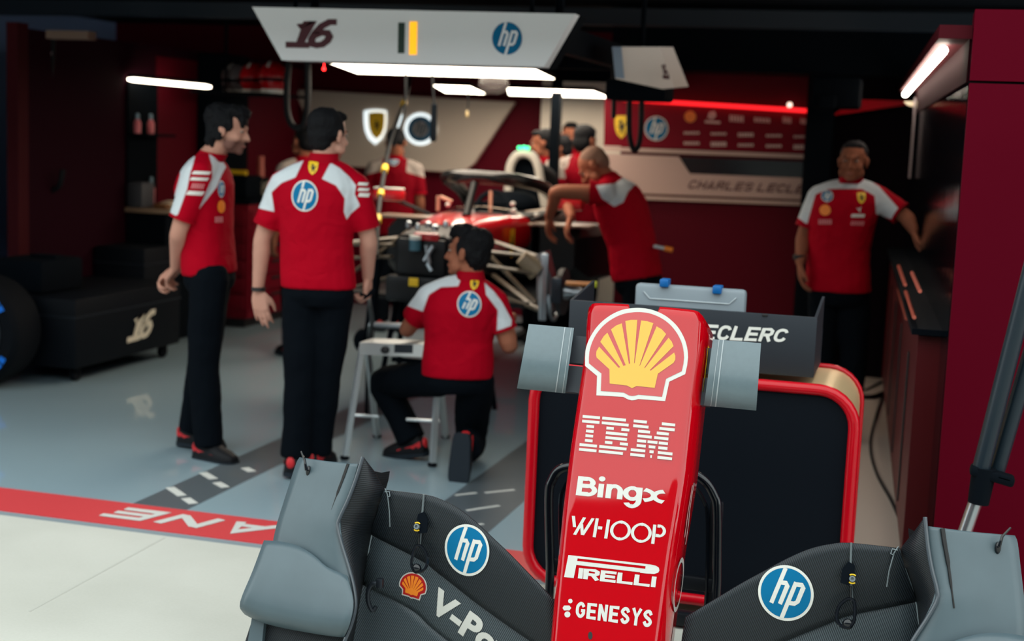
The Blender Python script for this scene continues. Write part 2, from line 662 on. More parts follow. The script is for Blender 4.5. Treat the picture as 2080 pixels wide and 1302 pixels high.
def concrete_material():
    m = mat('pit_lane_concrete', S(178, 178, 170), .85, spec=.3)
    nt = m.node_tree
    b = nt.nodes['Principled BSDF']
    tc = nt.nodes.new('ShaderNodeTexCoord')
    n1 = nt.nodes.new('ShaderNodeTexNoise')
    n1.inputs['Scale'].default_value = 1.3
    n1.inputs['Detail'].default_value = 6
    n2 = nt.nodes.new('ShaderNodeTexNoise')
    n2.inputs['Scale'].default_value = 90
    n2.inputs['Detail'].default_value = 2
    ad = nt.nodes.new('ShaderNodeMath')
    ad.operation = 'MULTIPLY_ADD'
    ad.inputs[1].default_value = .25
    nt.links.new(n2.outputs['Fac'], ad.inputs[0])
    nt.links.new(n1.outputs['Fac'], ad.inputs[2])
    cr = nt.nodes.new('ShaderNodeValToRGB')
    cr.color_ramp.elements[0].position = .35
    cr.color_ramp.elements[1].position = .85
    cr.color_ramp.elements[0].color = (*S(172, 172, 163), 1)
    cr.color_ramp.elements[1].color = (*S(188, 188, 180), 1)
    for n in (n1, n2):
        nt.links.new(tc.outputs['Object'], n.inputs['Vector'])
    nt.links.new(ad.outputs[0], cr.inputs[0])
    nt.links.new(cr.outputs[0], b.inputs['Base Color'])
    return m


FLOOR = floor_material()
CONCRETE = concrete_material()


V3 = lambda x, y, z: Vector((x, y, z))


def slab(x0, x1, y0, y1, z0, z1):
    m = MB()
    m.box(((x0+x1)/2, (y0+y1)/2, (z0+z1)/2), (x1-x0, y1-y0, z1-z0))
    return m


struct('floor', slab(-8.2, 4, 5.27, 14.2, -.1, 0), FLOOR)
struct('floor_outside', slab(-30, 26, -26, 5.22, -.1, 0), CONCRETE)
struct('trim_threshold', slab(-30, 26, 5.22, 5.27, -.1, -.002), mat('threshold_grey', S(120, 132, 138), .7))
struct('floor_line', slab(-30, 26, 5.27, 5.61, 0, .003), mat('floor_red', S(196, 62, 66), .45))
struct('ceiling', slab(-8.2, 4, 5.6, 14.2, 2.72, 2.85), SOFTBLACK)
struct('wall_facade', slab(-30, 26, 5.6, 6.0, 2.85, 7.5), mat('facade_grey', S(70, 76, 82), .8))
struct('wall_front_left', slab(-30, -7.2, 5.6, 6.0, 0, 2.85), mat('side_panel_grey', S(46, 52, 66), .7))
struct('wall_opposite', slab(-60, 60, -27, -26, -.1, 13.9), mat('grandstand_grey', S(52, 56, 60), .9))
struct('wall_back', slab(-8.2, 4, 13.2, 13.4, 0, 2.72), WALLRED)
# left wall: a red partition with a dark end post
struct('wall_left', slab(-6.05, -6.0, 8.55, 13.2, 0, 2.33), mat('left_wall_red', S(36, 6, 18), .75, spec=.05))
struct('wall_outer_left', slab(-8.2, -8.1, 5.6, 13.2, 0, 2.72), mat('outer_wall_grey', S(126, 146, 186), .8))
struct('trim_left_lit_patch', slab(-6.0, -5.99, 10.37, 11.04, 1.05, 2.25), mat('lit_patch_red', S(86, 5, 22), .6, spec=.1))  # brighter red sheet: the tube light's glow painted on the left wall
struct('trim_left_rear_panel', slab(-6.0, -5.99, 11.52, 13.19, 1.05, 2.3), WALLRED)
struct('trim_left_post', slab(-6.06, -5.97, 8.5, 8.62, 0, 2.36), mat('post_red', S(60, 12, 18), .7, spec=.1))
# right wall runs very slightly inwards; black glass above, red cupboards below
WA, WB = Vector((.14, 5.62, 0)), Vector((-.11, 11.3, 0))
wd = (WB-WA).normalized()
wn = Vector((wd.y, -wd.x, 0))
GLASSWALL = mat('black_glass', S(4, 9, 15), .1, spec=.35, bump=.12, noise_scale=4)
m = MB()
m.prism([WA+wd*.06, WB, WB+wn*.3, WA+wd*.06+wn*.3], (0, 0, 2.2))
struct('wall_right', m, GLASSWALL)
m = MB()
m.prism([Vector((.14, 5.62, 0)), Vector((3.2, 5.62, 0)), Vector((3.2, 5.9, 0)), Vector((.14, 5.9, 0))], (0, 0, 1.995))
struct('wall_right_front', m, PILLARRED)
m = MB()
m.prism([Vector((.14, 5.62, 2.005)), Vector((3.2, 5.62, 2.005)), Vector((3.2, 5.9, 2.005)), Vector((.14, 5.9, 2.005))], (0, 0, .26))
struct('trim_right_header', m, PILLARRED)
m = MB()
m.prism([WA+wd*.06-wn*.008+V3(0, 0, 2.0), WB-wn*.008+V3(0, 0, 2.0), WB+V3(0, 0, 2.0), WA+wd*.06+V3(0, 0, 2.0)], (0, 0, .2))
struct('trim_right_upper', m, mat('upper_trim_red', S(30, 3, 8), .8, spec=.03))
m = MB()
m.box((-1.1, 11.05, 2.5), (2.5, .5, .46))
struct('trim_soffit', m, SOFTBLACK)
# black partition at the far right corner
m = MB()
m.box((-.46, 11.22, 1.15), (.86, .16, 2.3))
struct('wall_corner', m, mat('corner_black', S(12, 6, 12), .8, spec=.05))
# sponsor partition at the back right
struct('wall_back_right', slab(-2.36, 1.2, 11.35, 11.45, 0, 2.3), WALLRED)
struct('wall_store', slab(-3.45, -2.3, 12.9, 13.19, 0, 2.3), mat('store_wall_cream', S(214, 204, 190), .7))

# painted strips on the floor
def strip(name, x0, x1, y0, y1, z, m, skew=0.0):
    b = MB()
    b.prism([Vector((x0, y0, z)), Vector((x1, y0, z)), Vector((x1+skew, y1, z)), Vector((x0+skew, y1, z))], (0, 0, .0015))
    return struct(name, b, m)


GREYPAINT = mat('floor_grey', S(84, 93, 99), .35, coat=.6)
WHITEPAINT = mat('floor_white', S(196, 198, 194), .45)
strip('floor_strip_a', -3.35, -3.08, 5.62, 12.6, 0, GREYPAINT)
strip('floor_strip_b', -2.07, -1.72, 5.62, 12.6, 0, GREYPAINT)
strip('floor_beige_strip', -.78, .1, 5.62, 11.2, -.0006, mat('strip_beige', S(186, 172, 160), .4, coat=.5, coat_rough=.03), -.1)  # paler, warmer strip of floor along the right wall
dash = MB()
for (a, b) in (((345, 990), (370, 1007)), ((377, 1012), (393, 1023)), ((412, 960), (434, 973)), ((440, 980), (458, 990)), ((497, 950), (512, 958))):
    p, q = atz(*a, .002), atz(*b, .002)
    d = (q-p)
    n = Vector((-d.y, d.x, 0)).normalized()*.022
    dash.prism([p+n, p-n, q-n, q+n], (0, 0, .0012))
for (a, b) in (((925, 1006), (968, 1001)), ((985, 1001), (1045, 995)), ((948, 1037), (1014, 1027)), ((968, 1066), (982, 1064))):
    p, q = atz(*a, .002), atz(*b, .002)
    d = (q-p)
    n = Vector((-d.y, d.x, 0)).normalized()*.011
    dash.prism([p+n, p-n, q-n, q+n], (0, 0, .0012))
struct('floor_dashes', dash, WHITEPAINT)
jt = MB()
for (p_, q_) in (((60, 1242), (335, 1092)), ((335, 1092), (470, 1020 + 90))):
    p, q = atz(*p_, 0), atz(*q_, 0)
    if q_[1] > 1100 and p_[1] < 1100:
        continue
    n = Vector((-(q-p).y, (q-p).x, 0)).normalized()*.004
    jt.prism([p+n, p-n, q-n, q+n], (0, 0, .0008))
struct('floor_joint', jt, mat('joint_dark', S(171, 171, 163), .9))

fl = bpy.data.objects['floor_line']
tx = word2d('LANE', .25, 1.15, .35, .3)
E0 = atz(340, 1055, .004)
decal('floor_lettering', [([(x, y) for x, y in s[0]], s[1], 0) for s in tx],
      lambda x, y, z: Vector((-2.32-1.08*x+.03, 5.545-.2*y, .005)), [WHITEPAINT], fl, 0)

# ------------------------------------------------------------------ the nose cone and front wing in the foreground
NO = Vector((-.773, 4.19, 1.26))
NT = Vector((0, -.33, -.95)).normalized()
NN = Vector((0, NT.z, -NT.y))
nose = thing('nose_cone', 'red race car nose with carbon front wing, held upright on a black stand', 'race car nose', (-.773, 3.9, .0))


def st(px, py, n=0.0):
    d = ray(px, py)
    o = NO+NN*n
    t = (o-Vector(CP)).dot(NN)/Vector(d).dot(NN)
    p = Vector(CP)+Vector(d)*t-o
    return p.x, p.dot(NT)


def nf(s, t, n):
    return NO+Vector((s, 0, 0))+NT*t+NN*n


def np3(px, py, n):
    s, t = st(px, py, n)
    return nf(s, t, n)


# widths of the nose along its length, read on its face
LO = [(1183, 640), (1180, 700), (1168, 790), (1155, 900), (1140, 1030), (1133, 1120), (1125, 1210), (1119, 1302)]
LF = [(1206, 640), (1203, 700), (1190, 790), (1174, 900), (1158, 1030), (1149, 1120), (1140, 1210), (1132, 1302)]
RF = [(1409, 650), (1405, 720), (1393, 800), (1385, 870), (1375, 960), (1362, 1040), (1350, 1110), (1340, 1180), (1324, 1302)]


def tab(pts, n=0.0):
    a = np.array([st(x, y, n) for x, y in pts])
    return a[:, 1], a[:, 0]


tLO, sLO = tab(LO, -.03)
tLF, sLF = tab(LF)
tRF, sRF = tab(RF)


def ext(t, tt, ss):
    if t > tt[-1]:
        k = (ss[-1]-ss[-3])/(tt[-1]-tt[-3])
        return ss[-1]+k*(t-tt[-1])
    return float(np.interp(t, tt, ss))


def face(t):
    c = 0.5*(ext(t, tLF, sLF)+ext(t, tRF, sRF))
    af = 0.5*(ext(t, tRF, sRF)-ext(t, tLF, sLF))
    return c, af, af+.026


def crown(s, t):
    c, af, ao = face(t)
    u = (s-c)/af
    return .006*(1-min(1, abs(u))**2)


def ns(x, y, z=0.0):
    """photo position -> point on the nose face (z lifts the paint layers)"""
    s, t = st(x, y)
    return nf(s, t, crown(s, t)+.0012+z*8)


NTOP = .018
rows = []
nrow = 44
uu = [-1, -.9, -.75, -.6, -.45, -.325, -.31, -.265, -.25, -.12, 0, .12, .25, .265, .31, .325, .45, .6, .75, .9, 1]


def nose_ring(i):
    ring = []
    def tt(off):
        t0 = NTOP+off
        return t0+(1.24-t0)*i/nrow
    def pt(kind, val, off):
        t = tt(off)
        c, af, ao = face(t)
        g = 1-max(0, (t-1.05)/.19)**2*.35
        if kind == 'face':
            s = c+af*val*g
            return nf(s, t, crown(s, t)-(0 if t < 1.05 else (t-1.05)**2*2.2))
        sgn, e, n = val
        return nf(c+sgn*(ao+e)*g, t, n*(1 if t < 1.05 else 1-(t-1.05)*1.2)-(0 if t < 1.05 else (t-1.05)**2*2.2))
    ring.append(pt('side', (-1, -.02, -.26), .03))
    for e, n, o in ((.008, -.2, .03), (.010, -.1, .03), (.004, -.045, .022), (-.004, -.022, .012), (-.015, -.007, .004)):
        ring.append(pt('side', (-1, e, n), o))
    for u in uu:
        o = .002*abs(u)**4
        if abs(u) < .29:
            o = .024
        ring.append(pt('face', u, o))
    for e, n, o in ((-.015, -.007, .004), (-.004, -.022, .012), (.004, -.045, .022), (.010, -.1, .03), (.008, -.2, .03)):
        ring.append(pt('side', (1, e, n), o))
    ring.append(pt('side', (1, -.02, -.26), .03))
    return ring


m = MB()
m.loft([nose_ring(i) for i in range(nrow+1)], closed=False, caps=False)
shell = part('nose_shell', m, NOSERED, nose, 'glossy red nose shell', 35)
sm = shell.modifiers.new('thickness', 'SOLIDIFY')
sm.thickness = .004
sm.offset = -1
# rear frame seen through the notch, and the underside
m = MB()
rg = nose_ring(3)
m.prism([p-NN*.02 for p in (rg[0], rg[2], rg[8], rg[14], rg[20], rg[-3], rg[-1])], NT*.01)
m.loft([[nose_ring(i)[0] for i in range(2, nrow+1)], [nose_ring(i)[-1] for i in range(2, nrow+1)]], closed=False, caps=False)
part('nose_underside', m, SOFTBLACK, nose)

DEC = [WHITEVINYL, SHELLRED, YELLOWVINYL]
decal('scallop_badge', shell_shapes(lambda x, y: (1020+x/3.83, 580+y/3.83)), lambda x, y, z: ns(x, y, z), DEC, shell, 10, label='yellow scallop badge with white rim on the red nose')


def nquad(bl, br, tr, tl):
    q = quad([(p[0], p[1], 0) for p in (bl, br, tr, tl)])
    return lambda x, y, z: ns(*q(x, y)[:2], z)


# striped three-letter word
I = [[(0, 1)], [(0, 1)], [(.28, .72)], [(.28, .72)], [(.28, .72)], [(.28, .72)], [(0, 1)], [(0, 1)]]
B_ = [[(0, .83)], [(0, .94)], [(.18, .44), (.7, .98)], [(.18, .93)], [(.18, .93)], [(.18, .44), (.7, .98)], [(0, .95)], [(0, .84)]]
M_ = [[(0, .32), (.68, 1)], [(0, .37), (.63, 1)], [(.13, .42), (.58, .87)], [(.13, .47), (.53, .87)], [(.13, .35), (.38, .62), (.65, .87)], [(.13, .35), (.42, .58), (.65, .87)], [(0, .35), (.45, .55), (.65, 1)], [(0, .35), (.48, .52), (.65, 1)]]


def striped():
    sh = []
    for x0, w, rows_ in ((0, .19, I), (.215, .31, B_), (.555, .445, M_)):
        for r, spans in enumerate(rows_):
            y1 = 1-r/7.75
            for a, b in spans:
                sh += poly2d([(x0+a*w, y1-.075), (x0+b*w, y1-.075), (x0+b*w, y1), (x0+a*w, y1)])
    return sh


decal('striped_lettering', striped(), nquad((1176, 917), (1365, 937), (1372, 861), (1184, 843)), [WHITEVINYL], shell, 4)
# rounded word with a crossed last letter
w = .062


def arc(cx, cy, rx, ry, a0, a1, n=16):
    return [(cx+rx*math.cos(math.radians(a0+(a1-a0)*i/n)), cy+ry*math.sin(math.radians(a0+(a1-a0)*i/n))) for i in range(n+1)]


word = strokes2d([[(.031, .1), (.031, 1.0)], [(.03, .90), (.115, .90)]+arc(.115, .735, .062, .165, 84, -84)+[(.115, .57), (.03, .57)],
                  [(.03, .57), (.135, .57)]+arc(.135, .38, .07, .19, 84, -84)+[(.135, .19), (.03, .19)],
                  [(.275, .1), (.275, .74)], [(.365, .1), (.365, .76)], arc(.43, .47, .065, .21, 175, 0)+[(.495, .1)],
                  arc(.632, .43, .076, .245, 0, 360, 30), [(.71, .74), (.71, .14)]+arc(.637, .12, .073, .28, -3, -150, 14),
                  arc(.735, .42, .135, .25, 78, -78), arc(1.01, .42, .135, .25, 102, 258)], w, wy=w*3.1)
word += poly2d([(x*.037+.275, y*.12+.97) for x, y in circ(0, 0, 1, 24)])
decal('rounded_lettering', word, nquad((1169, 1010), (1350, 1028), (1354, 985), (1175, 967)), [WHITEVINYL], shell, 4)
# thin stencil word
w = .034
ov = lambda cx: [(cx+.095*math.cos(a), .5+.44*math.sin(a)) for a in [2*math.pi*i/36 for i in range(37)]]
word = strokes2d([[(.0, 1), (.035, .42)], [(.05, .02), (.125, .98)], [(.105, .62), (.135, .05)], [(.135, .05), (.22, .98)], [(.265, 0), (.265, 1)], [(.29, .52), (.335, .52)], [(.39, 0), (.39, 1)],
                  ov(.535), ov(.76), [(.895, 0), (.895, 1)], [(.925, .95), (.955, .95)]+[(.955+.05*math.cos(math.radians(q_)), .7+.25*math.sin(math.radians(q_))) for q_ in range(75, -76, -15)]+[(.955, .45), (.915, .45)]], w, wy=.16)
decal('stencil_lettering', word, nquad((1158, 1086), (1346, 1107), (1350, 1068), (1165, 1048)), [WHITEVINYL], shell, 4)
# long-P word
P_ = poly2d([(0, 0), (.105, 0), (.125, .98), (.02, 1.0)])
P_ += poly2d([(.02, 1.0), (.9, 1.0), (.96, .97), (.99, .9), (.11, .9)]) + poly2d([(.11, .78), (.85, .78), (.85, .68), (.11, .68)]) + poly2d([(.85, .9), (.99, .9), (1.0, .78), (.99, .68), (.95, .6), (.86, .58), (.8, .58), (.8, .68), (.85, .68)])
P_ += poly2d([(.11, .68), (.8, .68), (.8, .6), (.11, .6)])
tx = word2d('IRELLI', .26, .86, .1, 0)
for vs, fs, mi in tx:
    P_.append(([(.15+.83*x, .52*y-.02) for x, y in vs], fs, 0))
decal('long_letter_lettering', P_, nquad((1146, 1172), (1335, 1194), (1341, 1149), (1151, 1127)), [WHITEVINYL], shell, 4)
tx = word2d('GENESYS', .2, .62, .13, 0)
decal('plain_lettering', tx, nquad((1169, 1254), (1323, 1275), (1328, 1238), (1172, 1220)), [WHITEVINYL], shell, 4)
dots = poly2d(circ(1159, 1221, 4.6, 16))+poly2d([(1148+x, 1235+y) for x, y in ((-5, 0), (-2, -5), (9, -5), (13, 0), (9, 5), (-2, 5))])+poly2d(circ(1153, 1248, 6.2, 16))
decal('dot_emblem', dots, lambda x, y, z: ns(x, y, z), [WHITEVINYL], shell, 0)
# small fixing hole and a scratch near the tip
decal('fixing_hole', poly2d([(1200+4.5*x, 1291+8*y) for x, y in circ(0, 0, 1, 18)], 0), lambda x, y, z: ns(x, y, z), [INK], shell, 0)


def side_pt(t, h):
    """point on the right flank: h metres behind the face"""
    c, af, ao = face(t)
    return nf(c+ao+.0125, t, -h)


sh = poly2d([(.5+.5*x, .5+.5*y) for x, y in circ(0, 0, 1, 20)])
def flank_mark(t0, t1, h0, h1):
    return lambda x, y, z: side_pt(t1-(t1-t0)*x, h1-(h1-h0)*y)
decal('flank_shield', [([(x+.5, .5+y/1.34) for x, y in v], f, mi) for v, f, mi in horse_shield()], flank_mark(.11, .25, .06, .16), [YELLOW, INK], shell, 0)
decal('flank_ring', [([(x*.5+.5, y*.5+.5) for x, y in v], f, 0) for v, f, _ in ring2d(0, 0, .82, 1)], flank_mark(.74, .9, .04, .2), [WHITEVINYL], shell, 0)
decal('flank_stripe', strokes2d([[(0, .25), (.3, .32), (.55, .5), (.8, .55), (1, .5)], [(.1, .6), (.5, .75), (.95, .72)]], .09), flank_mark(.52, .7, .05, .17), [WHITEVINYL], shell, 0)

# camera winglets: a carbon blade each side on two short struts
def winglet(pxs, sgn, inner, struts):
    m = MB()
    (ax, ay), (bx, by), (cx, cy), (dx, dy) = pxs   # outer-top, inner-top, inner-bottom, outer-bottom
    prof = [(0, -.004), (.08, .006), (.25, .015), (.5, .021), (.75, .014), (.92, -.006), (1.0, -.03), (.97, -.04), (.8, -.03), (.5, -.02), (.2, -.015), (.02, -.01)]
    rings = []
    for k in range(7):
        u = k/6
        r = []
        for v, n in prof:
            x = (ax*(1-u)+bx*u)*(1-v)+(dx*(1-u)+cx*u)*v
            y = (ay*(1-u)+by*u)*(1-v)+(dy*(1-u)+cy*u)*v
            r.append(np3(x, y, n-.05))
        rings.append(r)
    m.loft(rings)
    w = part('camera_winglet', m, CARBONW, nose, 'grey carbon camera winglet on the %s of the nose' % ('left' if sgn < 0 else 'right'))
    # raised joint bands
    for f, wid in ((inner, .022), (inner+(.14 if sgn < 0 else .09), .012)):
        m = MB()
        band = []
        for q in (f-wid/2, f+wid/2):
            r = []
            for v, n in prof[:7]:
                x = (ax*(1-q)+bx*q)*(1-v)+(dx*(1-q)+cx*q)*v
                y = (ay*(1-q)+by*q)*(1-v)+(dy*(1-q)+cy*q)*v
                r.append(np3(x, y, n-.0485))
            band.append(r)
        m.loft(band, closed=False, caps=False)
        part('joint_band', m, mat('joint_grey', S(150, 160, 164), .35), w)
    for (x0, y0, x1, y1) in struts:
        m = MB()
        m.prism([np3(x0, y0, -.075), np3(x1, y0+4, -.075), np3(x1, y1+4, -.085), np3(x0, y1, -.085)], NN*-.03)
        part('winglet_strut', m, CARBONEDGE, w)


CARBONW = mat('winglet_carbon', S(86, 102, 108), .38, spec=.6, noise_amt=.1, noise_scale=60)
winglet([(1074, 658), (1166, 666), (1148, 799), (1050, 789)], -1, .80, [(1150, 680, 1192, 736), (1145, 741, 1185, 795)])
winglet([(1546, 697), (1448, 689), (1430, 824), (1536, 834)], 1, .78, [(1415, 704, 1452, 758), (1395, 764, 1440, 820)])


# wing elements, traced on the left half and mirrored
def mir(p):
    return Vector((2*(NO.x+.012)-p.x, p.y, p.z))


def surf(name, rowsets, mats, thick, lbl=None, both=True, mirror_only=False, sub=None):
    out = []
    for k in ((0, 1) if both else (0,)):
        rr = [[np3(x, y, n[i_] if isinstance(n, list) else n) for i_, (x, y) in enumerate(pts)] for pts, n in rowsets]
        if k:
            rr = [[mir(p) for p in r] for r in rr]
        m = MB()
        rr2 = []
        for r in rr:
            rr2.append(smooth_pts(r, 3))
        if sub:
            cols = list(zip(*rr2))
            cols = [smooth_pts(c, sub) for c in cols]
            rr2 = [list(r) for r in zip(*cols)]
        m.loft(rr2, closed=False, caps=False)
        o = part(name, m, mats[k] if isinstance(mats, list) else mats, nose, (lbl % ('left', 'right')[k]) if lbl else None, 50)
        s = o.modifiers.new('thickness', 'SOLIDIFY')
        s.thickness = thick
        s.offset = 0
        out.append(o)
    return out


F_U = [(780, 995), (864, 1005), (899, 1016), (933, 1034), (967, 1061), (1001, 1093), (1035, 1125), (1068, 1159), (1125, 1218)]
F_L = [(753, 1085), (855, 1137), (890, 1163), (925, 1190), (960, 1218), (997, 1245), (1035, 1272), (1073, 1298), (1135, 1340)]
mid = lambda a, b, f: [(x0*(1-f)+x1*f, y0*(1-f)+y1*f) for (x0, y0), (x1, y1) in zip(a, b)]
flaps = surf('upper_flap', [(F_U, -.075), (mid(F_U, F_L, .35), -.098), (mid(F_U, F_L, .7), -.135), (F_L, -.175)], CARBONDARK, .006, 'ribbed dark carbon upper flap, %s half', sub=3)
E_U = [(752, 1078), (855, 1130), (890, 1156), (925, 1183), (960, 1210), (997, 1238), (1035, 1265), (1073, 1291), (1135, 1333)]
E_L = [(733, 1185), (835, 1235), (872, 1268), (909, 1298), (945, 1322), (985, 1350), (1025, 1378), (1065, 1400), (1140, 1440)]
elems = surf('middle_flap', [(E_U, -.185), (mid(E_U, E_L, .4), -.2), (mid(E_U, E_L, .75), -.222), (E_L, -.25)], CARBONMID, .006, 'grey ribbed carbon middle flap, %s half', sub=3)
G_U = [(728, 1168), (783, 1190), (835, 1230), (872, 1263), (909, 1293), (945, 1317), (985, 1345), (1025, 1373), (1135, 1436)]
G_L = [(700, 1330), (740, 1345), (790, 1370), (840, 1400), (890, 1430), (940, 1450), (990, 1470), (1040, 1490), (1140, 1540)]
lows = surf('lower_flap', [(G_U, -.255), (mid(G_U, G_L, .5), -.275), (G_L, -.3)], CARBONMID, .006, 'grey ribbed carbon lower flap, %s half', sub=3)

# end plates
RAIL = [(737, 928), (731, 948), (720, 982), (706, 1018), (691, 1050), (686, 1070), (694, 1105), (708, 1150), (719, 1195), (722, 1232), (713, 1270), (700, 1302), (688, 1340)]
BASE = [(761, 960), (772, 980), (779, 1000), (772, 1030), (762, 1060), (755, 1088), (750, 1112), (745, 1140), (738, 1170), (734, 1195), (727, 1235), (718, 1290), (704, 1345)]
base_n = lambda y: float(np.interp(y, [950, 1000, 1085, 1190, 1345], [-.07, -.085, -.18, -.25, -.28]))
inner = surf('end_plate', [(RAIL, -.01), (mid(RAIL, BASE, .5), [(-.01+base_n(y))/2 for x, y in BASE]), (BASE, [base_n(y) for x, y in BASE])], CARBONIN, .006, 'dark carbon end plate at the %s tip of the wing')
ends = []
for k, o in enumerate(inner):
    m = MB()
    pts = smooth_pts([np3(x, y, -.008) for x, y in RAIL], 4)
    if k:
        pts = [mir(p) for p in pts]
    m.tube(pts, .006, 8)
    part('edge_rail', m, CARBONEDGE, o)
    m = MB()
    pts = smooth_pts([np3(x, y, base_n(y)+.007) for x, y in BASE[3:12]], 3)
    if k:
        pts = [mir(p) for p in pts]
    m.tube(pts, .0022, 6)
    part('fold_line', m, mat('fold_grey', S(120, 134, 140), .35), o)
    m = MB()
    q = [np3(*p, n) for p, n in (((736, 929), -.01), ((748, 948), -.05), ((760, 957), -.1), ((775, 960), -.13), ((791, 957), -.15), ((788, 975), -.16), ((781, 1000), -.17), ((768, 985), -.185), ((752, 1000), -.12), ((735, 975), -.03))]
    if k:
        q = [mir(p) for p in q]
    m.prism(q, NN*-.005)
    part('corner_fin', m, CARBONIN, o)
    # outer flare above the tip plate
    A0 = [(611, 930), (604, 942), (590, 985), (574, 1035), (560, 1085), (540, 1190)]
    A1 = [(670, 938), (663, 952), (650, 990), (633, 1035), (622, 1080), (605, 1210)]
    A2 = [(729, 943), (723, 965), (713, 1000), (699, 1040), (693, 1078), (724, 1225)]
    rr = [[np3(x, y, n) for x, y in a] for a, n in ((A0, -.1), (A1, -.055), (A2, -.012))]
    if k:
        rr = [[mir(p) for p in r] for r in rr]
    m = MB()
    m.loft(list(zip(*[smooth_pts(c, 4) for c in zip(*[smooth_pts(r, 3) for r in rr])])), closed=False, caps=False)
    fl_ = part('outer_flare', m, CARBON, o, 'smooth grey carbon flare of the end plate', 50)
    s = fl_.modifiers.new('thickness', 'SOLIDIFY')
    s.thickness = .006
    s.offset = -1 if k else 1
    m = MB()
    gr = [np3(x, y, n) for (x, y), n in (((708, 942), -.021), ((699, 968), -.022), ((687, 1000), -.024), ((675, 1035), -.025), ((661, 1078), -.029))]
    gr = [mir(p) for p in gr] if k else gr
    m.tube(smooth_pts(gr, 4), [.0065]*5+[.006]*4+[.004]*4+[.0025]*4, 6)
    part('groove', m, INK, o)
    # tip plate: broad rounded plate in front of the flare
    T = [[(537, 1098), (575, 1101), (610, 1111), (640, 1130), (665, 1152), (706, 1170)],
         [(514, 1160), (560, 1166), (605, 1177), (645, 1193), (680, 1208), (718, 1222)],
         [(489, 1222), (528, 1236), (577, 1248), (625, 1257), (666, 1263), (710, 1268)],
         [(495, 1243), (530, 1260), (577, 1272), (625, 1281), (662, 1287), (700, 1291)],
         [(508, 1252), (540, 1264), (580, 1274), (625, 1282), (662, 1288), (698, 1293)]]
    N_ = [.0, .03, .035, .0, -.03]
    rr = [[np3(x, y, n-.06*(1-j/5)) for j, (x, y) in enumerate(a)] for a, n in zip(T, N_)]
    if k:
        rr = [[mir(p) for p in r] for r in rr]
    m = MB()
    m.loft(list(zip(*[smooth_pts(c, 4) for c in zip(*[smooth_pts(r, 3) for r in rr])])), closed=False, caps=False)
    tp = part('tip_plate', m, CARBON, o, 'broad rounded grey carbon plate outside the end plate', 60)
    s = tp.modifiers.new('thickness', 'SOLIDIFY')
    s.thickness = .006
    s.offset = 0
    # foot under the tip plate
    m = MB()
    q = [np3(x, y, -.12) for x, y in ((515, 1250), (700, 1280), (690, 1400), (470, 1390))]
    q = [mir(p) for p in q] if k else q
    m.prism(q, NN*-.02)
    part('foot_plate', m, CARBONDARK[k], o)
    m = MB()
    q = [np3(x, y, -.09) for x, y in ((512, 1252), (537, 1256), (524, 1390), (488, 1390))]
    q = [mir(p) for p in q] if k else q
    m.prism(q, NN*-.02)
    part('foot_edge', m, CARBON, o)
    # small sensor blade near the top outer corner
    m = MB()
    q = [np3(x, y, n) for (x, y), n in (((612, 917), -.06), ((619, 935), -.05), ((622, 955), -.06))]
    q = [mir(p) for p in q] if k else q
    m.tube(q, [.003, .004, .005], 6)
    c = np3(627, 957, -.075)
    c = mir(c) if k else c
    m.ball(c, (.009, .012, .018))
    part('sensor', m, GLOSSBLACK, o)


# flap hardware: slot adjuster, shackles and hooks
def hardware(k):
    g = (lambda p: mir(p)) if k else (lambda p: p)
    fp = flaps[k]
    m = MB()
    m.tube([g(np3(x, y, n)) for (x, y), n in (((861, 1004), -.068), ((858, 1040), -.085), ((855, 1075), -.105), ((853, 1108), -.14))], .0035, 6)
    part('joint_line', m, mat('hardware_grey', S(104, 114, 118), .4, .3), fp)
    m = MB()
    m.prism([g(np3(x, y, -.088)) for x, y in ((850, 1045), (862, 1040), (870, 1056), (868, 1082), (852, 1084), (846, 1070))], NN*.006)
    part('adjuster_plate', m, SOFTBLACK, fp)
    c = g(np3(848, 1070, -.083))
    m = MB()
    m.lathe([(.0085, 0), (.0085, .012), (.0045, .012), (.0045, .006)], c, NN, 18)
    part('adjuster_bolt', m, mat('hardware_grey', S(104, 114, 118), .4, .3), fp)
    m = MB()
    e1 = Vector((1, 0, 0))
    for a0 in (50, 230):
        m.tube([c+NN*.004+e1*(.0125*math.cos(math.radians(a0+q*10)))-NT*(.0125*math.sin(math.radians(a0+q*10))) for q in range(9)], .0022, 6)
    part('adjuster_ring', m, YELLOW, fp)
    m = MB()
    loop = [g(np3(x, y, -.115)) for x, y in ((843, 1112), (838, 1130), (836, 1148), (843, 1160), (856, 1161), (866, 1150), (867, 1128), (858, 1112), (850, 1108))]
    m.tube(smooth_pts(loop, 3, True)+[loop[0]], .005, 6)
    m.ball(g(np3(846, 1155, -.12)), (.016, .012, .016))
    m.tube([g(np3(852, 1084, -.1)), g(np3(850, 1112, -.12))], .003, 6)
    part('shackle', m, GLOSSBLACK, fp)
    m = MB()
    hook = [g(np3(x, y, n)) for (x, y), n in (((775, 1178), -.16), ((766, 1185), -.15), ((756, 1186), -.15), ((748, 1200), -.16), ((748, 1222), -.18), ((756, 1240), -.2), ((764, 1232), -.2))]
    m.tube(smooth_pts(hook, 3), .0075, 8)
    m.box(g(np3(772, 1184, -.15)), (.022, .02, .03), bev=.004)
    part('hook', m, DARKMETAL, lows[k])
    m = MB()
    m.tube([g(np3(x, y, n)) for (x, y), n in (((782, 992), -.07), ((787, 1005), -.072), ((791, 1040), -.085), ((792, 1070), -.1))], .002, 5)
    m.tube([g(np3(x, y, -.07)) for x, y in ((782, 999), (791, 999), (792, 1008), (788, 1009))], .0018, 5)
    part('edge_clip', m, mat('hardware_grey', S(104, 114, 118), .4, .3), fp)


hardware(0)
hardware(1)

